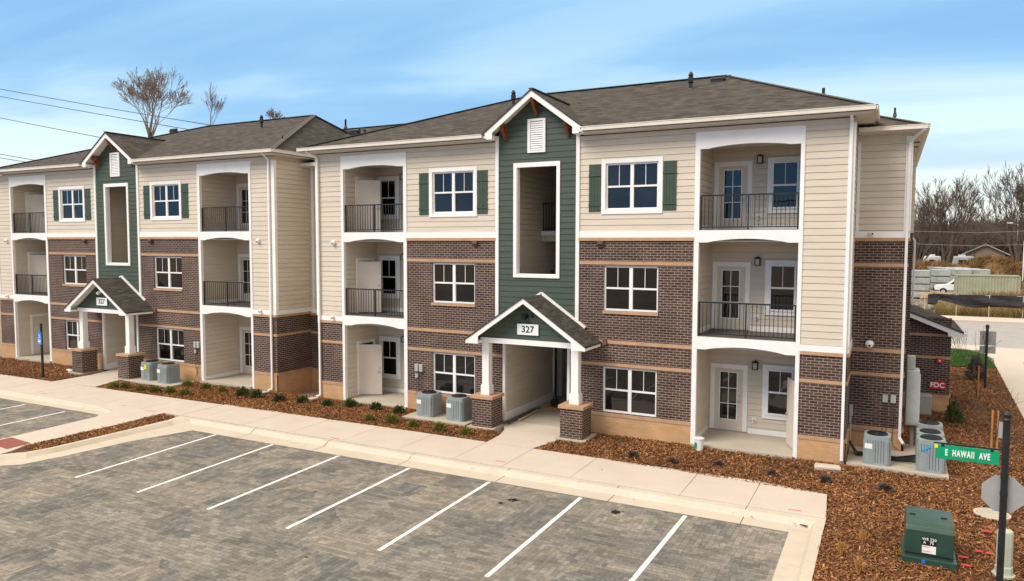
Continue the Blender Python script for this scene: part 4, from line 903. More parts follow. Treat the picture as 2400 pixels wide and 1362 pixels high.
# downspouts
downspout([(11.36,-0.50,9.50),(10.90,-0.09,9.28),(10.90,-0.085,0.05)][1:] if False else [(10.86,-0.30,9.48),(10.86,-0.085,9.30),(10.86,-0.085,0.10)])
downspout([(-7.95,-0.5,9.5),(-7.75,-0.09,9.28),(-7.75,-0.085,0.12),(-7.83,-0.25,0.06)])
downspout([(-10.2,-0.5,9.56),(-10.3,-0.09,9.35),(-10.3,-0.085,0.12),(-10.4,-0.25,0.06)])
downspout([(12.62,1.46,9.22),(12.28,1.93,8.95),(12.28,1.915,0.45),(12.38,1.70,0.33)])
downspout([(12.62,12.7,9.22),(12.62,12.5,8.9),(12.62,12.4,6.4),(12.76,12.3,6.2),(12.76,12.3,3.4)])
camera_dome(11.42,1.96,3.12,1.2)
cb = MB(); cb.tube([(11.33,1.94,6.34),(11.40,1.80,6.34)],0.05,10); cb.box(11.3,11.42,1.93,2.0,6.3,6.4); co = cb.build('security_camera','white',B); MB().tube([(11.40,1.80,6.34),(11.405,1.79,6.34)],0.03,10).build('camera_lens','black',co)
lb = MB(); lb.box(12.34,12.42,4.8,4.95,7.6,7.85); lb.build('wall_lantern','metal_black',B)
for x in (-9.5,-9.32,-9.14): pass
fb = MB(); fb.box(-9.6,-9.05,1.90,1.97,6.02,6.10)
for x in (-9.5,-9.3,-9.1): fb.tube([(x,1.9,6.02),(x,1.78,5.97)],[0.05,0.065],10)
fb.build('security_light','white',B)
# disconnects on the right wing
j = MB()
for q in (11.88,12.09): j.box(q-0.07,q+0.07,1.91,2.0,1.44,1.66)
jo = j.build('disconnect_box','greybox',B,0.006)
cb = MB(); cb.tube([(11.86,1.95,1.44),(11.86,1.95,0.72),(11.8,1.93,0.55),(11.5,1.93,0.5),(11.0,1.93,0.52)],0.009,6); cb.tube([(11.93,1.95,1.44),(11.93,1.94,0.3)],0.009,6); cb.tube([(12.09,1.95,1.44),(12.09,1.95,0.3),(12.15,1.9,0.15),(12.3,1.8,0.12)],0.010,6)
cb.build('conduit','bandbrown',jo)
j = MB(); j.box(10.96,11.05,1.45,1.62,1.05,1.35); j.box(10.96,11.02,1.46,1.54,0.85,1.05); mo = j.build('meter_box','greybox',B,0.006)
MB().tube([(11.0,1.5,0.85),(11.0,1.5,0.1)],0.02,6).build('conduit','greybox',mo)

# ------------------------------------------------------------------ wall-mounted signs
t = empty('fire_connection_sign','red FDC sign with white letters on the brick annex wall','sign',(13.545,8.6,0.95))
MB().box(-0.25,0.25,-0.01,0.02,-0.13,0.13).build('board','red',t)
text('FDC',0.235,'signwhite',t,loc=(0,-0.014,0),bold=0.006)
t = empty('fire_alarm_bell','small red fire alarm strobe above the FDC sign','alarm',(13.58,8.62,1.85))
MB().box(-0.09,0.09,-0.06,0.03,-0.09,0.09).build('housing','red',t,0.01); MB().tube([(0.01,-0.06,0),(0.01,-0.09,0)],0.035,12).build('strobe_lens','label',t)

# ------------------------------------------------------------------ HVAC
sheet('condenser_pad', [(10.98,-0.02),(13.40,-0.20),(13.45,2.9),(12.40,2.9),(12.4,1.95),(10.98,1.95)], 0.05, 'pad', -0.1)
sheet('condenser_pad', [(-3.0,-1.25),(-0.45,-1.30),(-0.45,-0.15),(-3.0,-0.15)], 0.04, 'pad', -0.1)
sheet('condenser_pad', [(-17.7,-1.45),(-14.7,-1.55),(-14.7,-0.2),(-17.7,-0.2)], 0.05, 'pad', -0.1)
def make_ac(label, loc, rz=0, group='air conditioner condensers', s=0.66, h=0.78):
    t = empty('condenser_unit', label, 'air conditioner', loc, rz, group)
    hs = s/2; rr_ = 0.09; ring = []
    for cx, cy, a0 in ((hs-rr_,hs-rr_,0),(-hs+rr_,hs-rr_,90),(-hs+rr_,-hs+rr_,180),(hs-rr_,-hs+rr_,270)):
        for i in range(4): a = R(a0+30*i); ring.append((cx+rr_*math.cos(a),cy+rr_*math.sin(a)))
    def rng_(sc): return [(x*sc,y*sc) for x,y in ring]
    b = MB(); b.prism(rng_(0.95),lambda a,c,d:(a,c,d),0.04,h-0.06); b.build('fin_core','acdark',t)
    b = MB(); b.prism(rng_(1.0),lambda a,c,d:(a,c,d),0.0,0.06); b.prism(rng_(1.0),lambda a,c,d:(a,c,d),h-0.09,h); b.prism(rng_(0.93),lambda a,c,d:(a,c,d),h,h+0.015)
    n = 9
    for side in range(4):
        for i in range(n):
            q = -hs+rr_*0.7+(s-1.4*rr_)*i/(n-1); wv = 0.026
            if side == 0: b.box(q-wv,q+wv,-hs,-hs+0.03,0.06,h-0.09)
            if side == 1: b.box(q-wv,q+wv,hs-0.03,hs,0.06,h-0.09)
            if side == 2: b.box(-hs,-hs+0.03,q-wv,q+wv,0.06,h-0.09)
            if side == 3: b.box(hs-0.03,hs,q-wv,q+wv,0.06,h-0.09)
    for x,y in ring[::3]: b.box(x*0.99-0.02,x*0.99+0.02,y*0.99-0.02,y*0.99+0.02,0.06,h-0.09)
    b.build('cabinet','ac',t)
    g = MB(); g.lathe((0,0,h+0.012),[(hs*0.80,0.0),(hs*0.80,0.02),(hs*0.74,0.03)],28); g.build('fan_opening','black',t)
    w_ = MB()
    for k in range(1,6): 
        R_ = hs*0.78*k/5.5; w_.tube([(R_*math.cos(2*math.pi*i/20),R_*math.sin(2*math.pi*i/20),h+0.05) for i in range(21)],0.004,4,False)
    w_.cyl((0,0),0.05,h+0.03,h+0.06,10); w_.build('fan_guard','metal_black',t)
    p = MB(); p.box(-hs+0.05,-hs+0.24,-hs-0.006,-hs+0.002,0.06,h-0.30); p.build('service_panel','ac',t)
    MB().box(-hs+0.03,-hs+0.22,-hs-0.012,-hs-0.007,h-0.34,h-0.20).build('label_plate','label',t)
    return t
a0 = make_ac('grey condenser unit on the left of the pair by the 327 entrance pillar',(-2.30,-0.62,0.04))
def put_ac(label, loc):
    c = copy_tree(a0); c.location = loc; c['label'] = label; return c
put_ac('grey condenser unit right beside the brick entrance pedestal',(-1.05,-0.66,0.04))
u = put_ac('grey condenser unit with yellow tag beside the far entrance pedestal',(-16.75,-0.75,0.05)); MB().box(-0.06,0.08,-0.345,-0.338,0.50,0.68).build('energy_tag','yellow',u)
put_ac('grey condenser unit under the far ground floor window, next to the tagged one',(-15.55,-0.85,0.05))
u = put_ac('lone grey condenser unit against the tan brick base by the corner downspout',(11.72,0.42,0.05))
u = put_ac('front condenser unit of the row of three, with blue triangle emblem',(13.0,0.34,0.05)); u.scale = (1,1,1.08)
for c_ in list(u.children):
    if c_.name.startswith('label_plate'): bpy.data.objects.remove(c_)
lg = MB(); lg.add([(-0.24,-0.345,0.53),(-0.17,-0.345,0.53),(-0.02,-0.345,0.63),(-0.02,-0.345,0.66),(-0.10,-0.345,0.66)],[(0,1,2,3,4)]); lg.build('emblem','lightblue',u)
put_ac('middle condenser unit of the row of three beside the annex',(13.02,1.35,0.05))
put_ac('rearmost condenser unit of the row of three near the evergreen shrub',(13.05,2.5,0.05))
hs_ = MB()
for i in range(5):
    y = 0.75+0.09*i; hs_.tube([(11.0,1.1+0.05*i,0.35),(11.2,y,0.10),(11.6,y+0.1,0.085),(12.2,y-0.05,0.085),(12.7,y-0.1+0.1*i,0.12)],0.022,6)
tag(hs_.build('refrigerant_hoses','metal_black'),'black insulated refrigerant hoses lying across the condenser pad','hoses')

# electrical cabinets
t = empty('electrical_cabinet','tall grey green electrical cabinet on the side wall by the downspout','cabinet',(12.62,2.62,0))
MB().box(-0.2,0.14,-0.15,0.5,0.72,2.35).build('housing','greybox',t,0.02); MB().box(-0.2,0.02,0.0,0.3,2.35,2.75).build('upper_box','greybox',t,0.02)
MB().tube([(0.0,0.1,0.72),(0.0,0.1,0.0)],0.06,10).build('riser_pipe','greybox',t); MB().box(0.141,0.16,-0.1,-0.06,0.9,2.25).build('door_hinge','white',t)
t = empty('transformer_cabinet','low square beige utility cabinet in front of the brick annex','cabinet',(13.08,8.1,0))
MB().box(-0.27,0.27,-0.2,0.4,-0.1,0.60).build('housing','greybox',t,0.02); MB().box(-0.29,0.29,-0.22,0.42,0.60,0.64).build('lid','greybox',t,0.01)

# ------------------------------------------------------------------ near objects
t = empty('pad_transformer','dark green pad mounted transformer box standing in the mulch','transformer',(12.70,-6.22,0))
tb = MB(); prof = [(0.02,0.10),(0.02,0.62),(0.06,0.70),(0.16,0.745),(0.30,0.765),(0.90,0.80),(0.90,0.10)]
tb.prism(prof,lambda a,z,d:(d,a,z),-0.40,0.40); tb.build('housing','transformer',t,0.02)
MB().box(-0.455,0.455,-0.05,0.95,-0.02,0.12).build('base','transformer',t,0.015)
MB().box(-0.405,0.405,0.0,0.03,0.17,0.19).build('door_seam','metal_black',t); MB().box(-0.12,-0.06,-0.062,-0.05,0.03,0.10).build('lock_tab','blue',t)
for x in (-0.28,0.25): MB().box(x-0.05,x+0.05,0.45,0.48,0.765,0.79).build('lid_slot','black',t)
MB().box(-0.13,0.11,0.008,0.02,0.37,0.52).build('number_plate','black',t)
text('WE 220',0.072,'signwhite',t,loc=(-0.005,0.004,0.48),bold=0.0006); text('A   75',0.072,'signwhite',t,loc=(-0.015,0.004,0.415),bold=0.0006)
lb = MB().box(-0.12,0.11,0.006,0.02,0.21,0.355).build('warning_label','label',t); MB().box(-0.11,0.0,0.003,0.006,0.33,0.34).build('label_stripe','red',lb); MB().box(-0.11,0.02,0.003,0.006,0.245,0.255).build('label_stripe','red',lb)
text('\u25B2',0.05,'black',lb,loc=(-0.03,0.002,0.295)) if False else None
t = empty('utility_pedestal','pale green plastic utility pedestal behind the street sign pole','pedestal',(13.90,-6.05,0))
pd = MB(); pd.lathe((0,0,0),[(0.145,0.0),(0.145,0.16),(0.130,0.18),(0.130,0.80),(0.12,0.83),(0.03,0.845)],8); pd.build('cover','pedestal',t,0.006)
MB().lathe((0,0,-0.02),[(0.19,0.0),(0.19,0.04)],8).build('base','pedestal',t)
t = empty('manhole_cover','round pale concrete manhole cover set in the mulch','manhole',(14.08,-2.62,0.035)); MB().lathe((0,0,-0.03),[(0.30,0),(0.30,0.045),(0.28,0.05)],28).build('lid','pad',t); MB().lathe((0,0,-0.035),[(0.36,0),(0.36,0.035)],28).build('rim','kerb',t)
# street sign pole
def octagon(t, r_, mat, z, y):
    pts = [(r_*math.cos(R(22.5+45*i))/math.cos(R(22.5))*0.96, r_*math.sin(R(22.5+45*i))/math.cos(R(22.5))*0.96) for i in range(8)]
    return MB().prism(pts,lambda a,b,d:(a,d,z+b),y,y+0.006).build('stop_sign_panel',mat,t)
t = empty('street_sign_pole','black street sign pole with green E HAWAII AVE blade and octagonal sign back','street sign',(13.475,-9.0,0))
pm = MB(); pm.lathe((0,0,0),[(0.06,-0.2),(0.047,0.2),(0.047,3.44)],14); 
for z in (2.35,2.6,1.9,3.1): pm.lathe((0,0,z),[(0.052,-0.03),(0.052,0.03)],14)
pm.lathe((0,0,3.44),[(0.05,0.0),(0.065,0.02),(0.05,0.05),(0.062,0.10),(0.03,0.14)],14); pm.build('post','pole',t)
SB = MB().box(-0.885,-0.075,-0.012,0.004,2.77,2.985).build('sign_blade','signgreen',t,0.004)
text('E  HAWAII  AVE',0.132,'signwhite',SB,loc=(-0.48,-0.016,2.872),sx=0.52,bold=0.005,space=1.22)
MB().box(-0.92,-0.04,-0.01,0.01,2.995,3.015).build('sign_arm','pole',t)
MB().box(-0.91,-0.865,-0.02,-0.013,2.93,2.99).build('yellow_tab','yellow',t)
for x in (-0.80,-0.17): MB().box(x-0.02,x+0.02,-0.018,0.012,2.96,3.0).build('clip','pole',t)
octagon(t,0.285,'signback',2.33,0.055)
MB().box(-0.10,-0.05,-0.01,0.0,3.18,3.42).build('cross_blade','signback',t)
# far sign pole
t = empty('traffic_sign_pole','distant black sign post with rectangular sign backs beside the side road','street sign',(15.62,14.6,0))
MB().lathe((0,0,0),[(0.06,-0.2),(0.05,0.1),(0.05,2.5)],12).build('post','pole',t); MB().lathe((0,0,2.5),[(0.05,0),(0.08,0.03),(0.06,0.06),(0.085,0.12),(0.03,0.19)],12).build('finial','pole',t)
MB().box(-0.25,0.33,0.055,0.062,1.80,2.40).build('sign_panel','signback',t); MB().box(-0.25,0.33,0.055,0.062,1.46,1.76).build('sign_panel','signback',t)
# accessible parking sign at left
t = empty('accessible_parking_sign','blue accessible parking sign on a black post in the left mulch bed','parking sign',(-21.73,-2.55,0))
MB().lathe((0,0,0),[(0.055,-0.2),(0.05,2.42)],10).build('post','pole',t)
sp = MB().box(-0.22,0.10,-0.065,-0.056,1.48,2.06).build('sign_panel','blue',t)
w_ = MB(); w_.tube([(-0.06+0.07*math.cos(a),-0.068,1.84+0.07*math.sin(a)) for a in [R(200+i*24) for i in range(11)]],0.009,4); w_.bar((-0.08,-0.068,1.93),(-0.06,-0.068,1.84),0.01,0.02); w_.bar((-0.06,-0.068,1.86),(0.01,-0.068,1.86),0.01,0.015); w_.bar((0.01,-0.068,1.86),(0.03,-0.068,1.78),0.01,0.015); w_.tube([(-0.085,-0.066,1.96),(-0.085,-0.07,1.96)],0.02,8)
w_.box(-0.17,0.05,-0.068,-0.065,1.69,1.71); w_.box(-0.15,0.03,-0.068,-0.065,1.60,1.66); w_.box(-0.17,0.05,-0.068,-0.065,1.545,1.56)
w_.build('wheelchair_symbol','signwhite',sp)
# bucket
t = empty('plastic_bucket','white plastic bucket with green stripe at the patio corner','bucket',(7.05,-0.40,0))
MB().lathe((0,0,-0.02),[(0.115,0),(0.135,0.30),(0.14,0.31),(0.14,0.33),(0.13,0.335)],20).build('pail','label',t,smooth=False)
MB().lathe((0,0,0.315),[(0.148,0),(0.148,0.025),(0.12,0.03)],20).build('lid','label',t)
bs = MB()
for i in range(5):
    a, b_ = R(195+12*i), R(195+12*(i+1)); bs.add([(0.128*math.cos(a),0.128*math.sin(a),0.03),(0.128*math.cos(b_),0.128*math.sin(b_),0.03),(0.138*math.cos(b_),0.138*math.sin(b_),0.22),(0.138*math.cos(a),0.138*math.sin(a),0.22)],[(0,1,2,3)])
bs.build('label_stripe','signgreen',t); MB().tube([(0.13*math.cos(a),-0.14*abs(math.sin(a))*0.4,0.32+0.10*math.sin(a)) for a in [math.pi*i/10 for i in range(11)]],0.004,4).build('handle','steel',t)
# splash blocks
def splash(loc, rz, label):
    b = MB(); b.add([(-0.14,0.3,-0.02),(0.14,0.3,-0.02),(0.19,-0.35,-0.02),(-0.19,-0.35,-0.02),(-0.14,0.3,0.06),(0.14,0.3,0.06),(0.19,-0.35,0.035),(-0.19,-0.35,0.035)],[(4,5,6,7),(0,1,5,4),(1,2,6,5),(2,3,7,6),(3,0,4,7)])
    b.box(-0.19,-0.15,-0.33,0.28,0.04,0.08); b.box(0.15,0.19,-0.33,0.28,0.04,0.08)
    o = b.build('splash_block','walk'); o.location = loc; o.rotation_euler = (0,0,rz); tag(o,label,'splash block','concrete splash blocks')
splash((-7.80,-0.62,0),R(-8),'concrete splash block under the middle building downspout')
splash((-10.35,-0.62,0),R(-8),'concrete splash block under the farther recess downspout')
splash((10.58,-0.68,0),R(-84),'pale concrete splash block below the right corner downspout')
# lumber in the passage
b = MB(); b.bar((0.62,-0.6,0.06),(0.60,1.9,0.05),0.07,0.05); b.bar((0.74,-0.5,0.05),(0.66,2.2,0.05),0.05,0.03); tag(b.build('metal_channel','deck'),'long thin metal channels lying along the passage wall','building scraps')
b = MB(); b.bar((0.85,0.1,0.04),(0.75,1.9,0.04),0.09,0.04); tag(b.build('wood_plank','lumber'),'light wood plank lying on the passage floor','plank')
t = empty('chop_saw','small orange and black power saw on the passage floor','saw',(1.15,2.4,0.01))
MB().box(-0.22,0.22,-0.18,0.18,0.0,0.08).build('base','stake',t,0.01); MB().tube([(0.0,-0.06,0.24),(0.0,0.06,0.24)],0.15,18).build('blade_guard','metal_black',t); MB().bar((0,0,0.1),(-0.05,0.1,0.45),0.10,0.10).build('motor_arm','metal_black',t)
# white rocks at left bed
for i,(x,y) in enumerate(((-19.9-2.6,-0.9),(-21.7,-0.8),(-22.2,-1.0),(-21.2,-0.7))):
    o = MB().lathe((0,0,-0.03),[(0.10,0),(0.14,0.06),(0.08,0.12),(0.02,0.14)],7).build('white_rock','label'); o.location = (x,y,0); o.scale = (1.3,0.8,0.6); o.rotation_euler = (0,0,i); tag(o,'small white rock in the mulch below the far left balcony','rock','white rocks')
# paint marks and stains on walk
for x0,y0,x1,y1 in ((2.30,-4.2,2.59,-4.19),(9.99,-4.39,10.27,-4.36),(-3.43,-4.43,-3.03,-4.5),(-11.7,-4.72,-11.37,-4.62),(-18.18,-4.67,-17.93,-4.63),(-13.37,-4.58,-13.14,-4.54)):
    sheet('paint_mark',[(x0,y0-0.026),(x1,y1-0.026),(x1,y1+0.026),(x0,y0+0.026)],0.004,'pink')
for x,y in ((13.86,-3.9),(13.62,-5.15),(13.75,-5.17),(13.3,-5.6),(13.32,-6.0)):
    sheet('paint_mark',[(x-0.09,y-0.05),(x+0.08,y-0.04),(x+0.1,y+0.05),(x-0.07,y+0.06)],0.035,'red')
def blot(cx, cy, s, z, n=12, mat='stain', name='stain'):
    b = MB()
    for k in range(n):
        a = rnd.uniform(0,6.28); d = abs(rnd.gauss(0,0.45))*s; x = cx+d*math.cos(a); y = cy+d*math.sin(a); q = s*rnd.uniform(0.06,0.28)*(1.2-min(d/s,1))
        b.add([(x+q*rnd.uniform(0.6,1.2)*math.cos(t_),y+q*rnd.uniform(0.5,1.1)*math.sin(t_),z+0.0004*k) for t_ in [i*1.047 for i in range(6)]],[(0,1,2,3,4,5)])
    struct(b.build(name,mat))
blot(4.02,-6.45,0.22,PZ+0.006,24,'black'); blot(3.85,-6.78,0.15,PZ+0.006,16,'black'); blot(6.45,-6.1,0.24,PZ+0.006,34,'black')
for x,y in ((-0.6,-8.2),(1.9,-11.2),(-5.5,-9.0),(5.0,-8.4),(8.6,-7.0),(-8.0,-12.5),(-12,-14)): blot(x,y,0.12,PZ+0.006,5)
for x,y in ((2.0,-4.95),(4.4,-5.0),(6.6,-5.2),(8.9,-5.0),(9.3,-5.05),(5.2,-3.6),(10.2,-5.05)): blot(x,y,0.08,0.006 if y > -4.6 else PAN+0.05,5)
blot(10.38,-5.0,0.16,PAN+0.03,16,'mulchbase')
# ------------------------------------------------------------------ plants
def leafy(n, rx, rz, size, g, up=0.4, flat_=1.0):
    V = []; Fc = []
    for i in range(n):
        a = g.uniform(0,6.283); c = g.uniform(0,1)**0.5; el_ = g.uniform(0,1)
        rr_ = rx*(0.35+0.65*g.random())*math.sqrt(max(0.02,1-(el_*0.95)**2)); x = rr_*math.cos(a); y = rr_*math.sin(a); z = rz*el_*(0.75+0.35*g.random())
        d = Vector((x*1.2, y*1.2, rz*up+z*0.4+0.02)).normalized(); s = Vector((g.gauss(0,1),g.gauss(0,1),g.gauss(0,1))).cross(d)
        if s.length < 1e-3: continue
        s.normalize(); L_ = size*g.uniform(0.6,1.4); w_ = L_*0.22; p = Vector((x,y,z)); k = len(V)
        V += [p-s*w_*0.4, p+s*w_*0.4, p+d*L_*0.6+s*w_, p+d*L_, p+d*L_*0.6-s*w_]; Fc.append((k,k+1,k+2,k+3,k+4))
    b = MB(); b.add(V,Fc); return b
def make_shrub(n, rx, rz, size, mat, seed): 
    g = random.Random(seed); return leafy(n,rx,rz,size,g)
def plant(name, label, cat, src, loc, group, sc=1, rz=0):
    o = src.copy(); COL.objects.link(o); o.location = loc; o.scale = (sc,sc,sc*rnd.uniform(0.85,1.15)); o.rotation_euler = (0,0,rz); tag(o,label,cat,group); return o
def two_part(name, label, cat, lb_, mat, loc, group, n, h, sc, rz):
    t = empty(name,label,cat,loc,rz,group); t.scale = (sc,sc,sc)
    o = bpy.data.objects.new('leaves', lb_); COL.objects.link(o); o.parent = t
    return t
def shrub_mesh(n,rx,rz,size,mat,seed):
    b = make_shrub(n,rx,rz,size,mat,seed); o = b.build('leaves',mat); me = o.data; bpy.data.objects.remove(o); return me
sm = [shrub_mesh(300,0.26,0.26,0.13,'leaf',s) for s in (1,2,3)]
ym = [shrub_mesh(240,0.20,0.20,0.09,'leafy',s) for s in (4,5)]
gm = [shrub_mesh(160,0.14,0.09,0.07,'greytuft',s) for s in (6,7)]
def put(name, label, cat, me, loc, group, sc=1.0):
    o = bpy.data.objects.new(name, me); COL.objects.link(o); o.location = (*loc,-0.01); o.scale = (sc,sc,sc*rnd.uniform(0.9,1.15)); o.rotation_euler = (0,0,rnd.uniform(0,6)); return tag(o,label,cat,group)
where = ['low green shrub by the left building corner pier','second low green shrub from the left building corner pier','low green shrub in front of the splash block under the farther downspout','low green shrub in front of the recess between the two wings','low green shrub right of the middle splash block','low green shrub at the brick pier of the near wing','low green shrub in front of the patio with the open door','low green shrub nearest the pair of condensers']
for i,((x,y),lbl) in enumerate(zip(((-10.78,-1.2),(-9.95,-1.25),(-8.75,-1.25),(-7.77,-1.05),(-6.59,-1.0),(-5.72,-0.72),(-4.58,-0.70),(-3.53,-0.72)),where)): put('green_shrub',lbl,'shrub',sm[i%3],(x,y),'low green shrubs in the front bed',rnd.uniform(0.62,0.95))
ly = ['leftmost','second from left','middle','second from right','rightmost']
for i,(x,y) in enumerate(((-3.76,-2.1),(-2.88,-2.02),(-1.92,-2.1),(-0.89,-2.15),(0.09,-2.15))): put('yellow_shrub','small yellow green clump, %s of five along the walk before the condensers' % ly[i],'shrub',ym[i%2],(x,y),'small yellowish clumps along the sidewalk',rnd.uniform(0.8,1.1))
lf = ['first','second','third','fourth','fifth','sixth']
for i,(x,y) in enumerate(((-16.74,-2.55),(-16.16,-2.45),(-15.18,-2.45),(-14.53,-2.3),(-13.73,-2.2),(-12.92,-2.15))): put('yellow_shrub','small yellow clump, %s from the left before the farther wing condensers' % lf[i],'shrub',ym[i%2],(x,y),'small yellowish clumps along the sidewalk',rnd.uniform(0.9,1.2))
for i,(x,y) in enumerate(((-14.3,-0.9),(-13.19,-0.9),(-12.1,-1.0))): put('green_shrub','green shrub, %s along the farther wing patio' % ('left one','middle one','right one')[i],'shrub',(ym+sm)[i%2],(x,y),'low green shrubs in the front bed',rnd.uniform(0.75,1.15))
for i,(x,y) in enumerate(((5.54,-2.0),(6.7,-2.0),(7.89,-1.7),(9.29,-1.85),(10.6,-1.85),(11.95,-1.85))): put('grey_tuft','dormant dark grey plant, %s from the entrance in the right bed' % lf[i],'plant',gm[i%2],(x,y),'dormant grey plants',rnd.uniform(0.8,1.1))
def grass_mesh(n,h,r_,seed,mat):
    g = random.Random(seed); V = []; Fc = []
    for i in range(n):
        a = g.uniform(0,6.28); q = r_*0.35*g.random(); x,y = q*math.cos(a),q*math.sin(a); ln = g.uniform(0.05,1)*r_; H = h*g.uniform(0.6,1.1); ex,ey = x+ln*math.cos(a),y+ln*math.sin(a); px,py = -math.sin(a)*0.006,math.cos(a)*0.006; k = len(V)
        V += [(x-px,y-py,0),(x+px,y+py,0),((x+ex)/2+px,(y+ey)/2+py,H*0.7),(ex,ey,H),((x+ex)/2-px,(y+ey)/2-py,H*0.7)]; Fc.append((k,k+1,k+2,k+3,k+4))
    b = MB(); b.add(V,Fc); o = b.build('g',mat); me = o.data; bpy.data.objects.remove(o); return me
gmsh = grass_mesh(120,0.28,0.08,3,'straw')
for (x,y),l_ in zip(((11.2,-6.5),(11.57,-5.75),(11.54,-7.25)),('left of three straw coloured grass tufts in the mulch','farthest straw coloured grass tuft in the mulch','nearest straw coloured grass tuft in the mulch')): put('grass_tuft',l_,'grass tuft',gmsh,(x,y),'straw coloured grass tufts')
put('evergreen_shrub','dark green conical shrub beside the brick annex corner','shrub',shrub_mesh(700,0.28,0.75,0.11,'leaf',11),(13.98,6.9),None,0.95)
put('evergreen_shrub','dark grey green shrub beside the distant sign post','shrub',shrub_mesh(700,0.38,1.0,0.12,'greytuft',12),(15.45,16.6),None,1.0)
# small red twig shrub near far pole
# ------------------------------------------------------------------ bare trees
M['twig_pale'] = noisy('pale_bare_twigs', (0.16, 0.12, 0.10), (0.24, 0.19, 0.165), 0.9, 3, 4)
def tree_mesh(seed, H, trunk=0.30, levels=6, spread=0.55, twn=3, first=0.22, minr=0.008, wob=0.12, ext=0, mat='twig', kids=3, flat=0.0):
    g = random.Random(seed); tb = MB(); cb = MB()
    def grow(p, d, ln, rad, lv):
        n = 3 if lv < 3 else 2; pts = [p]; rs = [rad]; q = Vector(p); dd = Vector(d)
        for i in range(n):
            dd = (dd+Vector((g.gauss(0,wob*(1 if lv < 3 else 0.55)),g.gauss(0,wob*(1 if lv < 3 else 0.55)),g.gauss(0.05,wob*(1 if lv < 3 else 0.55))))).normalized(); q = q+dd*ln/n; pts.append(q.copy()); rs.append(max(minr,rad*(1-0.42*(i+1)/n)))
        (tb if lv == 0 else cb).tube(pts,rs,7 if lv < 2 else (4 if lv < 4 else 3),False)
        if lv >= levels: return
        k = (kids if lv == 0 else 2)+(1 if g.random() < (0.5 if lv < 4 else 0.8) else 0)
        base = g.uniform(0,6.28)
        for j in range(k):
            t_ = 1.0 if j == 0 else g.uniform(0.45,1.0); idx = min(n-1,int(t_*n)); src = pts[idx].lerp(pts[idx+1],t_*n-idx) if idx < n else pts[-1]
            a = base+j*6.28/k+g.uniform(-0.5,0.5); sp_ = spread*g.uniform(0.6,1.35)*(0.5 if j == 0 else 1)*(1 if lv < 4 else 0.8)
            o1 = dd.orthogonal().normalized(); o2 = dd.cross(o1); nd = (dd+(o1*math.cos(a)+o2*math.sin(a))*sp_+Vector((0,0,0.10))).normalized()
            grow(src,nd,ln*g.uniform(0.62,0.86)*(1.25 if lv == 0 else 1),rs[-1]*(0.85 if j == 0 else g.uniform(0.5,0.72)),lv+1)
    grow(Vector((0,0,0)),Vector((g.gauss(0,0.05),g.gauss(0,0.05),1)),H*first,trunk,0)
    hs_ = sorted(v[2] for v in cb.v); zmax = hs_[int(len(hs_)*0.997)]; s = H/zmax
    for bb in (tb,cb): bb.v = [(x*s,y*s,z*s) for x,y,z in bb.v]
    if ext:
        for bb in (tb,cb): bb.v = [(x,y,z+ext) for x,y,z in bb.v]
        tb.tube([(0,0,0),(0.1,0,ext*0.5),(0,0,ext+0.02)],[trunk*s*1.5,trunk*s*1.2,trunk*s*1.0],8,False)
    a = tb.build('trunk','bark'); c = cb.build('crown',mat); ma, mc = a.data, c.data; bpy.data.objects.remove(a); bpy.data.objects.remove(c); return ma, mc
TM = [tree_mesh(22,14,0.45,7,0.55,first=0.24,minr=0.017,wob=0.10,kids=5), tree_mesh(5,14,0.4,8,0.5,first=0.26,minr=0.0115,wob=0.12), tree_mesh(61,14,0.42,7,0.60,first=0.17,minr=0.017,wob=0.10,kids=5)]
def tree(label, tm, loc, H, rz, group=None, w_=1.0, name='bare_tree'):
    t = empty(name,label,'tree',loc,rz,group); s = H/14; t.scale = (s*w_,s*w_,s)
    for nm, me in zip(('trunk','crown'),tm): o = bpy.data.objects.new(nm,me); COL.objects.link(o); o.parent = t
    return t
def treeobj(label, me, loc, rz, group=None):
    t = empty('bare_tree',label,'tree',loc,rz,group)
    for nm, m_ in zip(('trunk','crown'),me): o = bpy.data.objects.new(nm,m_); COL.objects.link(o); o.parent = t
treeobj('large bare tree rising behind the left wing roof',tree_mesh(61,9.6,0.17,7,0.62,first=0.13,minr=0.011,wob=0.10,ext=16.6,mat='twig_pale',kids=5),(-64.6,35,-0.25),R(40))
treeobj('slim bare tree behind the left wing roof, right of the large one',tree_mesh(9,6.2,0.12,6,0.38,first=0.28,minr=0.013,ext=18.1,mat='twig_pale'),(-58.4,38,-0.25),0)
treeobj('barely visible twiggy treetop above the ridge of the farther wing',tree_mesh(12,3.5,0.12,6,0.6,first=0.25,minr=0.02,ext=20.8,mat='twig_pale'),(-61.6,52,-0.25),0)
TR = [(18.6,95,15.6,2,'broad spreading bare tree behind the white campers',1,0.85),(14.4,97,12.6,0,'bare tree at the left end of the background row, beside the building wall',0,0.8),
      (27.4,96,16.6,2,'tall bare tree at the right edge by the light pole',3.6,0.75),(31.5,98,15.5,1,'bare tree partly cut by the right picture edge',3.3,1.0),
      (22.6,112,10.5,1,'low bare tree behind the pitched roof house',2.5,1.2),(25.5,128,11.5,2,'low wide bare tree between house and light pole',4,1.3),
      (13.5,125,12,1,'far bare tree behind the corner of the building',5,1.2),(18.5,140,12,1,'farthest bare tree behind the spreading one',5.5,1.3),(31,145,13,2,'farthest bare tree at right behind the light pole',1.5,1.4)]
for x,y,H,k,l_,rz,w_ in TR: tree(l_,TM[k],(x,y,-0.3),H,rz,'bare trees beyond the storage yard',w_)
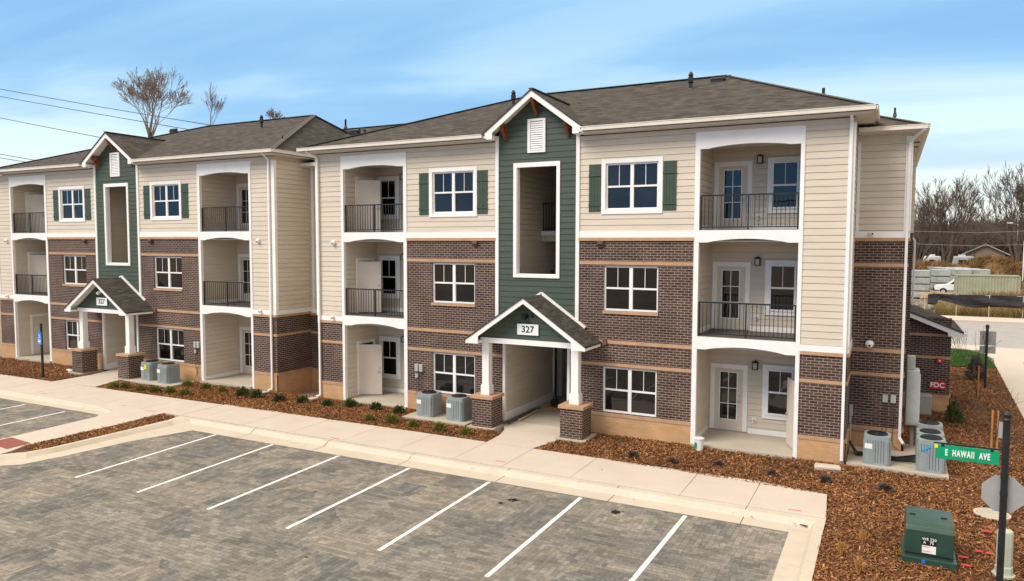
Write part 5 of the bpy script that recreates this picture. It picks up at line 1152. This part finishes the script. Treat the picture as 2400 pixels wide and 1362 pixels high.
# distant wood mass
def thicket(name, x0,x1,y0,y1,n,h0,h1,mat,seed,label,z=-0.25,wd=0.02,lean=0.35, zfn=None, zmode=1):
    g = np.random.default_rng(seed); x = g.uniform(x0,x1,n); y = g.uniform(y0,y1,n); h = g.uniform(h0,h1,n); a = g.normal(0,lean,n)*h; b = g.normal(0,lean,n)*h; ang = g.uniform(0,3.14,n)
    zb = np.full(n,z) if zfn is None else np.array([zfn(p,q) for p,q in zip(x,y)])
    w_ = wd*g.uniform(0.5,1.5,n); cx,cy = np.cos(ang)*w_,np.sin(ang)*w_
    V = np.stack([np.stack([x-cx,y-cy,zb],1),np.stack([x+cx,y+cy,zb],1),np.stack([x+a*0.5+cx*0.7,y+b*0.5+cy*0.7,zb+h*0.6],1),np.stack([x+a,y+b,zb+h],1)],1).reshape(-1,3)
    me = bpy.data.meshes.new(name); me.vertices.add(4*n); me.vertices.foreach_set('co',V.ravel().astype(np.float32)); me.loops.add(4*n); me.loops.foreach_set('vertex_index',np.arange(4*n,dtype=np.int32)); me.polygons.add(n); me.polygons.foreach_set('loop_start',np.arange(0,4*n,4,dtype=np.int32)); me.update(calc_edges=True)
    me.materials.append(M[mat]); o = bpy.data.objects.new(name,me); COL.objects.link(o); o['kind'] = 'stuff'; o['label'] = label; return o
M['wood_far'] = noisy('far_wood_twigs',(0.055,0.042,0.034),(0.095,0.074,0.058),0.95,0.25,6)
thicket('far_wood',-5,70,150,190,22000,5,12.5,'wood_far',5,'distant bare woodland behind the storage yard',wd=0.16,lean=0.16)
thicket('far_wood',8,60,128,150,14000,3,9.5,'wood_far',6,'bare undergrowth below the background trees',wd=0.12,lean=0.22)
# ------------------------------------------------------------------ side road and yard
sheet('lawn',[(12.33,20.35),(16.72,20.75),(16.78,22.2),(16.85,24.2),(16.5,26.3),(15.9,27.5),(15.0,27.8),(-40,27.8),(-40,13.2),(12.33,13.2)],0.0,'lawn')
thicket('grass_blades',12.4,16.7,20.6,27.2,14000,0.04,0.09,'lawn',8,'short green lawn grass',z=0.0,wd=0.008)
sheet('side_kerb',[(15.0,-30),(15.4,-10),(15.85,0),(16.19,8.66),(16.71,20.71),(16.78,22.2),(16.95,24.2),(16.6,26.4),(16.0,27.8),(15.0,28.1),(15.0,29.9),(17.2,29.6),(18.6,28.9),(60,26),(60,23.4),(18.1,23.3),(17.6,14.0),(17.1,8.66),(16.7,0),(16.3,-10),(15.9,-30)],0.01,'walk',-0.2)
sheet('side_kerb',[(-40,27.9),(15.0,28.1),(15.0,29.9),(-40,29.9)],0.008,'walk',-0.2)
sheet('side_drive',[(18.1,23.3),(60,23.4),(60,-30),(15.9,-30),(16.3,-10),(16.7,0),(17.1,8.66),(17.6,14.0)],-0.05,'pavers')
sheet('side_road',[(-200,31.5),(200,28.0),(200,47),(-200,44.0)],-0.04,'road')
sheet('road_apron',[(-200,29.7),(15.0,29.7),(17.2,29.4),(18.6,28.7),(60,25.9),(200,24),(200,28.1),(-200,31.6)],-0.03,'walk')
sheet('far_sidewalk',[(-200,44.6),(200,47.5),(200,51.5),(-200,48.4)],0.05,'walk',-0.2)
# background fence with windscreen
t = empty('construction_fence','chain link fence with sagging black windscreen across the far side of the road','fence',(0,0,0))
fx0, fx1, fy = 10.0, 34.0, 50.6
k = 0; px = fx0
while px <= fx1:
    MB().tube([(px,fy+0.03*(px-16),-0.2),(px,fy+0.03*(px-16),1.86)],0.035,6).build('fence_post','lumber',t); px += 2.35
MB().bar((fx0,fy+0.03*(fx0-16),1.80),(fx1,fy+0.03*(fx1-16),1.80),0.04,0.04).build('top_rail','steel',t)
sc = MB(); n = 120; V = []
for i in range(n+1):
    x = 14.9+(fx1-14.9)*i/n; q = (x-14.9)/4.6; bot = 1.05+0.30*math.sin(q*2.4+2.2)+0.10*math.sin(q*7)
    if x < 15.6: bot = 0.9
    for j in range(6):
        zq = bot+(1.83-bot)*j/5; V.append((x,fy+0.03*(x-16)-0.06-0.13*math.sin(q*5+j*1.3)*(1-j/5)-0.05*math.sin(q*13+j),zq))
Fq = [(i*6+j,(i+1)*6+j,(i+1)*6+j+1,i*6+j+1) for i in range(n) for j in range(5)]
sc.add(V,Fq); sc.build('windscreen','screen',t)
thicket('dry_weeds',10,36,51.5,58,9000,0.5,1.3,'brush2',9,'dry yellow weeds behind the fence',wd=0.02)
thicket('dry_brush',19.6,30,58.5,61,5000,0.9,2.1,'brush',10,'reddish dry brush in front of the container',wd=0.02,lean=0.25)
# container
t = empty('shipping_container','sage green corrugated shipping container behind the dry brush','container',(21.42,73.5,0.12),R(0))
cb = MB(); n = 40; Lc = 5.76; V = []
for i in range(n+1):
    x = -Lc/2+Lc*i/n; yy = -1.22+(0.05 if (i//1)%2 else 0.0)
    V += [(x,yy,0.15),(x,yy,2.5)]
cb.add(V,[(2*i,2*i+2,2*i+3,2*i+1) for i in range(n)]); cb.box(-Lc/2,Lc/2,-1.16,1.22,0.1,2.5); cb.build('side_panels','container',t)
fr = MB(); fr.box(-Lc/2-0.03,Lc/2+0.03,-1.26,1.26,2.5,2.62); fr.box(-Lc/2-0.03,Lc/2+0.03,-1.26,-1.18,0.0,0.15)
for x in (-Lc/2,Lc/2): fr.box(x-0.08,x+0.08,-1.27,-1.1,0.0,2.5); fr.box(x-0.08,x+0.08,1.1,1.27,0,2.5)
fr.build('frame','container',t)
# pickup
t = empty('pickup_truck','white pickup truck nose showing left of the container','truck',(19.35,76.2,0.3),R(0))
pk = MB()
prof = [(-2.75,0.55),(-2.80,0.95),(-2.6,1.12),(-1.45,1.22),(-0.75,1.80),(0.9,1.86),(1.05,1.25),(2.8,1.22),(2.8,0.55)]
pk.prism(prof,lambda a,z,d:(a,d,z),-0.95,0.95); pk.build('body','carpaint',t,0.05)
MB().prism([(-1.25,1.28),(-0.70,1.72),(0.0,1.76),(0.0,1.28)],lambda a,z,d:(a,d,z),-0.965,-0.955).build('side_window','glass',t)
MB().box(-2.86,-2.70,-0.9,0.9,0.55,0.72).build('bumper','metal_black',t)
for x in (-1.9,1.7):
    for y in (-0.85,0.85):
        wh = MB().tube([(x,y-0.13,0.40),(x,y+0.13,0.40)],0.40,18).build('wheel','tyre',t); MB().tube([(x,y-0.14,0.40),(x,y+0.14,0.40)],0.2,12).build('rim','steel',wh)
# stacks of wrapped units
def make_stack(rows=4):
    t = empty('pallet_stack','','pallet stack')
    for k in range(rows):
        z = k*0.80; MB().box(-0.86,0.86,-1.0,1.0,z+0.09,z+0.78).build('layer','palestone',t,0.04); MB().box(-0.80,0.80,-0.95,0.95,z,z+0.09).build('pallet','stain',t)
    MB().box(-0.88,0.88,-1.03,1.03,rows*0.80-0.03,rows*0.80+0.02).build('wrap','bluewrap',t,0.01)
    return t
s0 = make_stack(4); cnt = 0
POS = [(15.1,75.8,'stack nearest the building wall'),(17.35,79.3,'second stack from the building wall')]+[(19.7+2.0*i-0.8*j,82.5+2.9*j+0.9*i,'%s stack in the %s row behind the truck' % (('nearest','second','third','farthest')[j],('left','right')[i])) for j in range(4) for i in range(2)]
for i,(x,y,l_) in enumerate(POS):
    o = s0 if i == 0 else copy_tree(s0); o.location = (x,y,-0.15); o.rotation_euler = (0,0,R(8)); o.scale = (1,1,1.0); o['label'] = 'grey wrapped blocks, '+l_; o['group'] = 'pallet stacks in the storage yard'
# rubble at the fence end
b = MB(); g = random.Random(2)
for i in range(60):
    x,y,z = g.uniform(14.0,15.4),g.uniform(52,54),g.uniform(0,0.9)*g.random()+0.1; s = g.uniform(0.12,0.3); b.bar((x-s,y,z),(x+s,y+g.uniform(-.2,.2),z+g.uniform(-.15,.15)),s,s*0.8)
o = b.build('rubble_pile','palestone'); tag(o,'pile of pinkish grey rubble at the end of the windscreen','rubble')
b = MB()
for i in range(30):
    x,y = g.uniform(15.2,17.6),g.uniform(66,69); b.bar((x-0.6,y,0.35+g.random()*0.7),(x+0.6,y+g.uniform(-.3,.3),0.35+g.random()*0.8),0.15,0.08)
tag(b.build('lumber_heap','lumber'),'heap of light lumber scraps in front of the pickup truck','lumber')
# mounds with brush
def mound(name, cx, cy, rx, ry, h, seed):
    g = np.random.default_rng(seed); b = MB(); n, m_ = 40, 24; V = []
    for i in range(n+1):
        for j in range(m_+1):
            X_ = -1+2*i/n; Y_ = -1+2*j/m_; q = max(0,1-X_*X_-Y_*Y_); V.append((cx+X_*rx,cy+Y_*ry,-0.3+h*q**0.7*(1+0.12*math.sin(X_*9+seed)+0.08*math.sin(Y_*7+X_*5))))
    b.add(V,[(i*(m_+1)+j,(i+1)*(m_+1)+j,(i+1)*(m_+1)+j+1,i*(m_+1)+j+1) for i in range(n) for j in range(m_)]); o = struct(b.build(name,'brush')); 
    fn = lambda x,y: -0.35+h*max(0,1-((x-cx)/rx)**2-((y-cy)/ry)**2)**0.7
    thicket('mound_brush',cx-rx,cx+rx,cy-ry,cy+ry,7000,0.25,1.0,'brush' if seed%2 else 'brush2',seed,'dry orange brown brush on a soil mound',wd=0.05,lean=0.5,zfn=fn)
mound('hill',24.0,95,6.0,4.0,4.3,1); mound('hill',16.5,93,8,4,3.6,3); mound('hill',12.0,91,5,3,4.6,5); mound('hill',34,92,8,5,3.0,2)
# house
t = empty('house','small pitched roof house beyond the mounds','house',(25.0,112,-0.55),R(-6))
t.scale = (0.80,0.8,1.0)
MB().box(-3.2,3.2,0,6,0,5.2).build('wall','housewall',t); g_ = MB(); g_.prism([(-3.2,5.2),(3.2,5.2),(0,6.5)],lambda a,z,d:(a,d,z),0.01,5.99); g_.build('gable','housewall',t)
g_ = MB(); g_.prism([(-3.9,5.0),(0,6.6),(3.9,5.0),(3.9,5.15),(0,6.78),(-3.9,5.15)],lambda a,z,d:(a,d,z),-0.6,6.6); g_.build('roof','palestone',t); MB().box(-1.2,0.2,-0.05,0.0,3.6,4.6).build('window','glass',t)
def camper(label, loc, rz, w_=3.2):
    t = empty('camper_trailer',label,'trailer',loc,rz,'white campers beyond the mounds'); MB().box(-w_/2,w_/2,-1.1,1.1,0.5,2.6).build('body','carpaint',t,0.15); MB().box(-w_/4,w_/8,-1.12,-1.10,1.5,2.1).build('window','glass',t); MB().box(-0.4,0.4,-0.4,0.4,2.6,2.85).build('roof_unit','carpaint',t,0.05)
    for x in (-0.5,0.5): MB().tube([(x,-1.15,0.35),(x,-0.9,0.35)],0.33,12).build('wheel','tyre',t)
camper('white camper left of the tree trunk, nearest the building wall',(17.45,104,1.75),R(8),2.1); camper('white camper with roof unit beside the pitched roof house',(21.3,104,1.75),R(10),2.7); camper('long white trailer in front of the house',(25.1,103,1.55),R(0),2.4)
# light pole & white post
t = empty('yard_light_pole','tall grey yard light pole at the right picture edge','lamp post',(27.1,97,-0.2)); MB().tube([(0,0,0),(0,0,9.0)],[0.12,0.08],8).build('pole','steel',t); MB().bar((0,0,9.0),(-0.8,0,9.15),0.1,0.1).build('arm','steel',t); MB().box(-1.3,-0.5,-0.15,0.15,9.1,9.28).build('lamp_head','label',t,0.04)
o = MB().tube([(27.2,92,-0.2),(27.2,92,6.6)],0.07,8).build('white_post','label'); tag(o,'slim white post in front of the light pole','post')
for y_,z0,z1,l_ in ((90,8.2,7.9,'upper overhead wire across the background trees'),(90,6.5,6.2,'lower overhead wire across the background trees')):
    o = MB().tube([(5,y_,z0),(22,y_,z1-0.3),(45,y_,z1+0.6)],0.018,4).build('overhead_wire','greybox'); tag(o,l_,'wire','overhead wires at right')
# power lines behind left wing
WL = [((-104,40,28.35),(-58,40,19.6),'topmost'),((-104,40,27.28),(-50,40,17.2),'second'),((-104.2,40,24.21),(-56,40,15.4),'third'),((-104.6,40,18.98),(-80,40,15.5),'fourth'),((-104.6,40,18.44),(-80,40,15.2),'lowest')]
for a,b_,l_ in WL:
    A, B2 = Vector(a), Vector(b_); pts = []
    d = (B2-A)
    for i in range(-2,13):
        q = A+d*(i/10); q.z += 0.25*(i/10)*(i/10-1)*1.5; pts.append(q)
    o = MB().tube(pts,0.045,5).build('power_line','metal_black'); tag(o,l_+' of the power lines left of the large bare tree','power line','power lines above the left roof')
# staked saplings
def sapling(label, loc, H, stake):
    me = tree_mesh(int(H*10)+3,H,0.028,4,0.42,first=0.35,minr=0.006)
    t = empty('staked_sapling',label,'tree',loc,0,'staked young trees')
    for nm, m_ in zip(('trunk','crown'),me): o = bpy.data.objects.new(nm,m_); COL.objects.link(o); o.parent = t
    for x in stake: MB().bar((x,0,-0.1),(x,0,1.25),0.05,0.05).build('stake','stake',t)
sapling('bare sapling with one orange stake near the lawn',(15.10,12.2,0),3.0,(0.05,))
sapling('bare sapling with orange stakes above the street sign blade',(14.72,3.2,0),2.4,(-0.06,0.08))
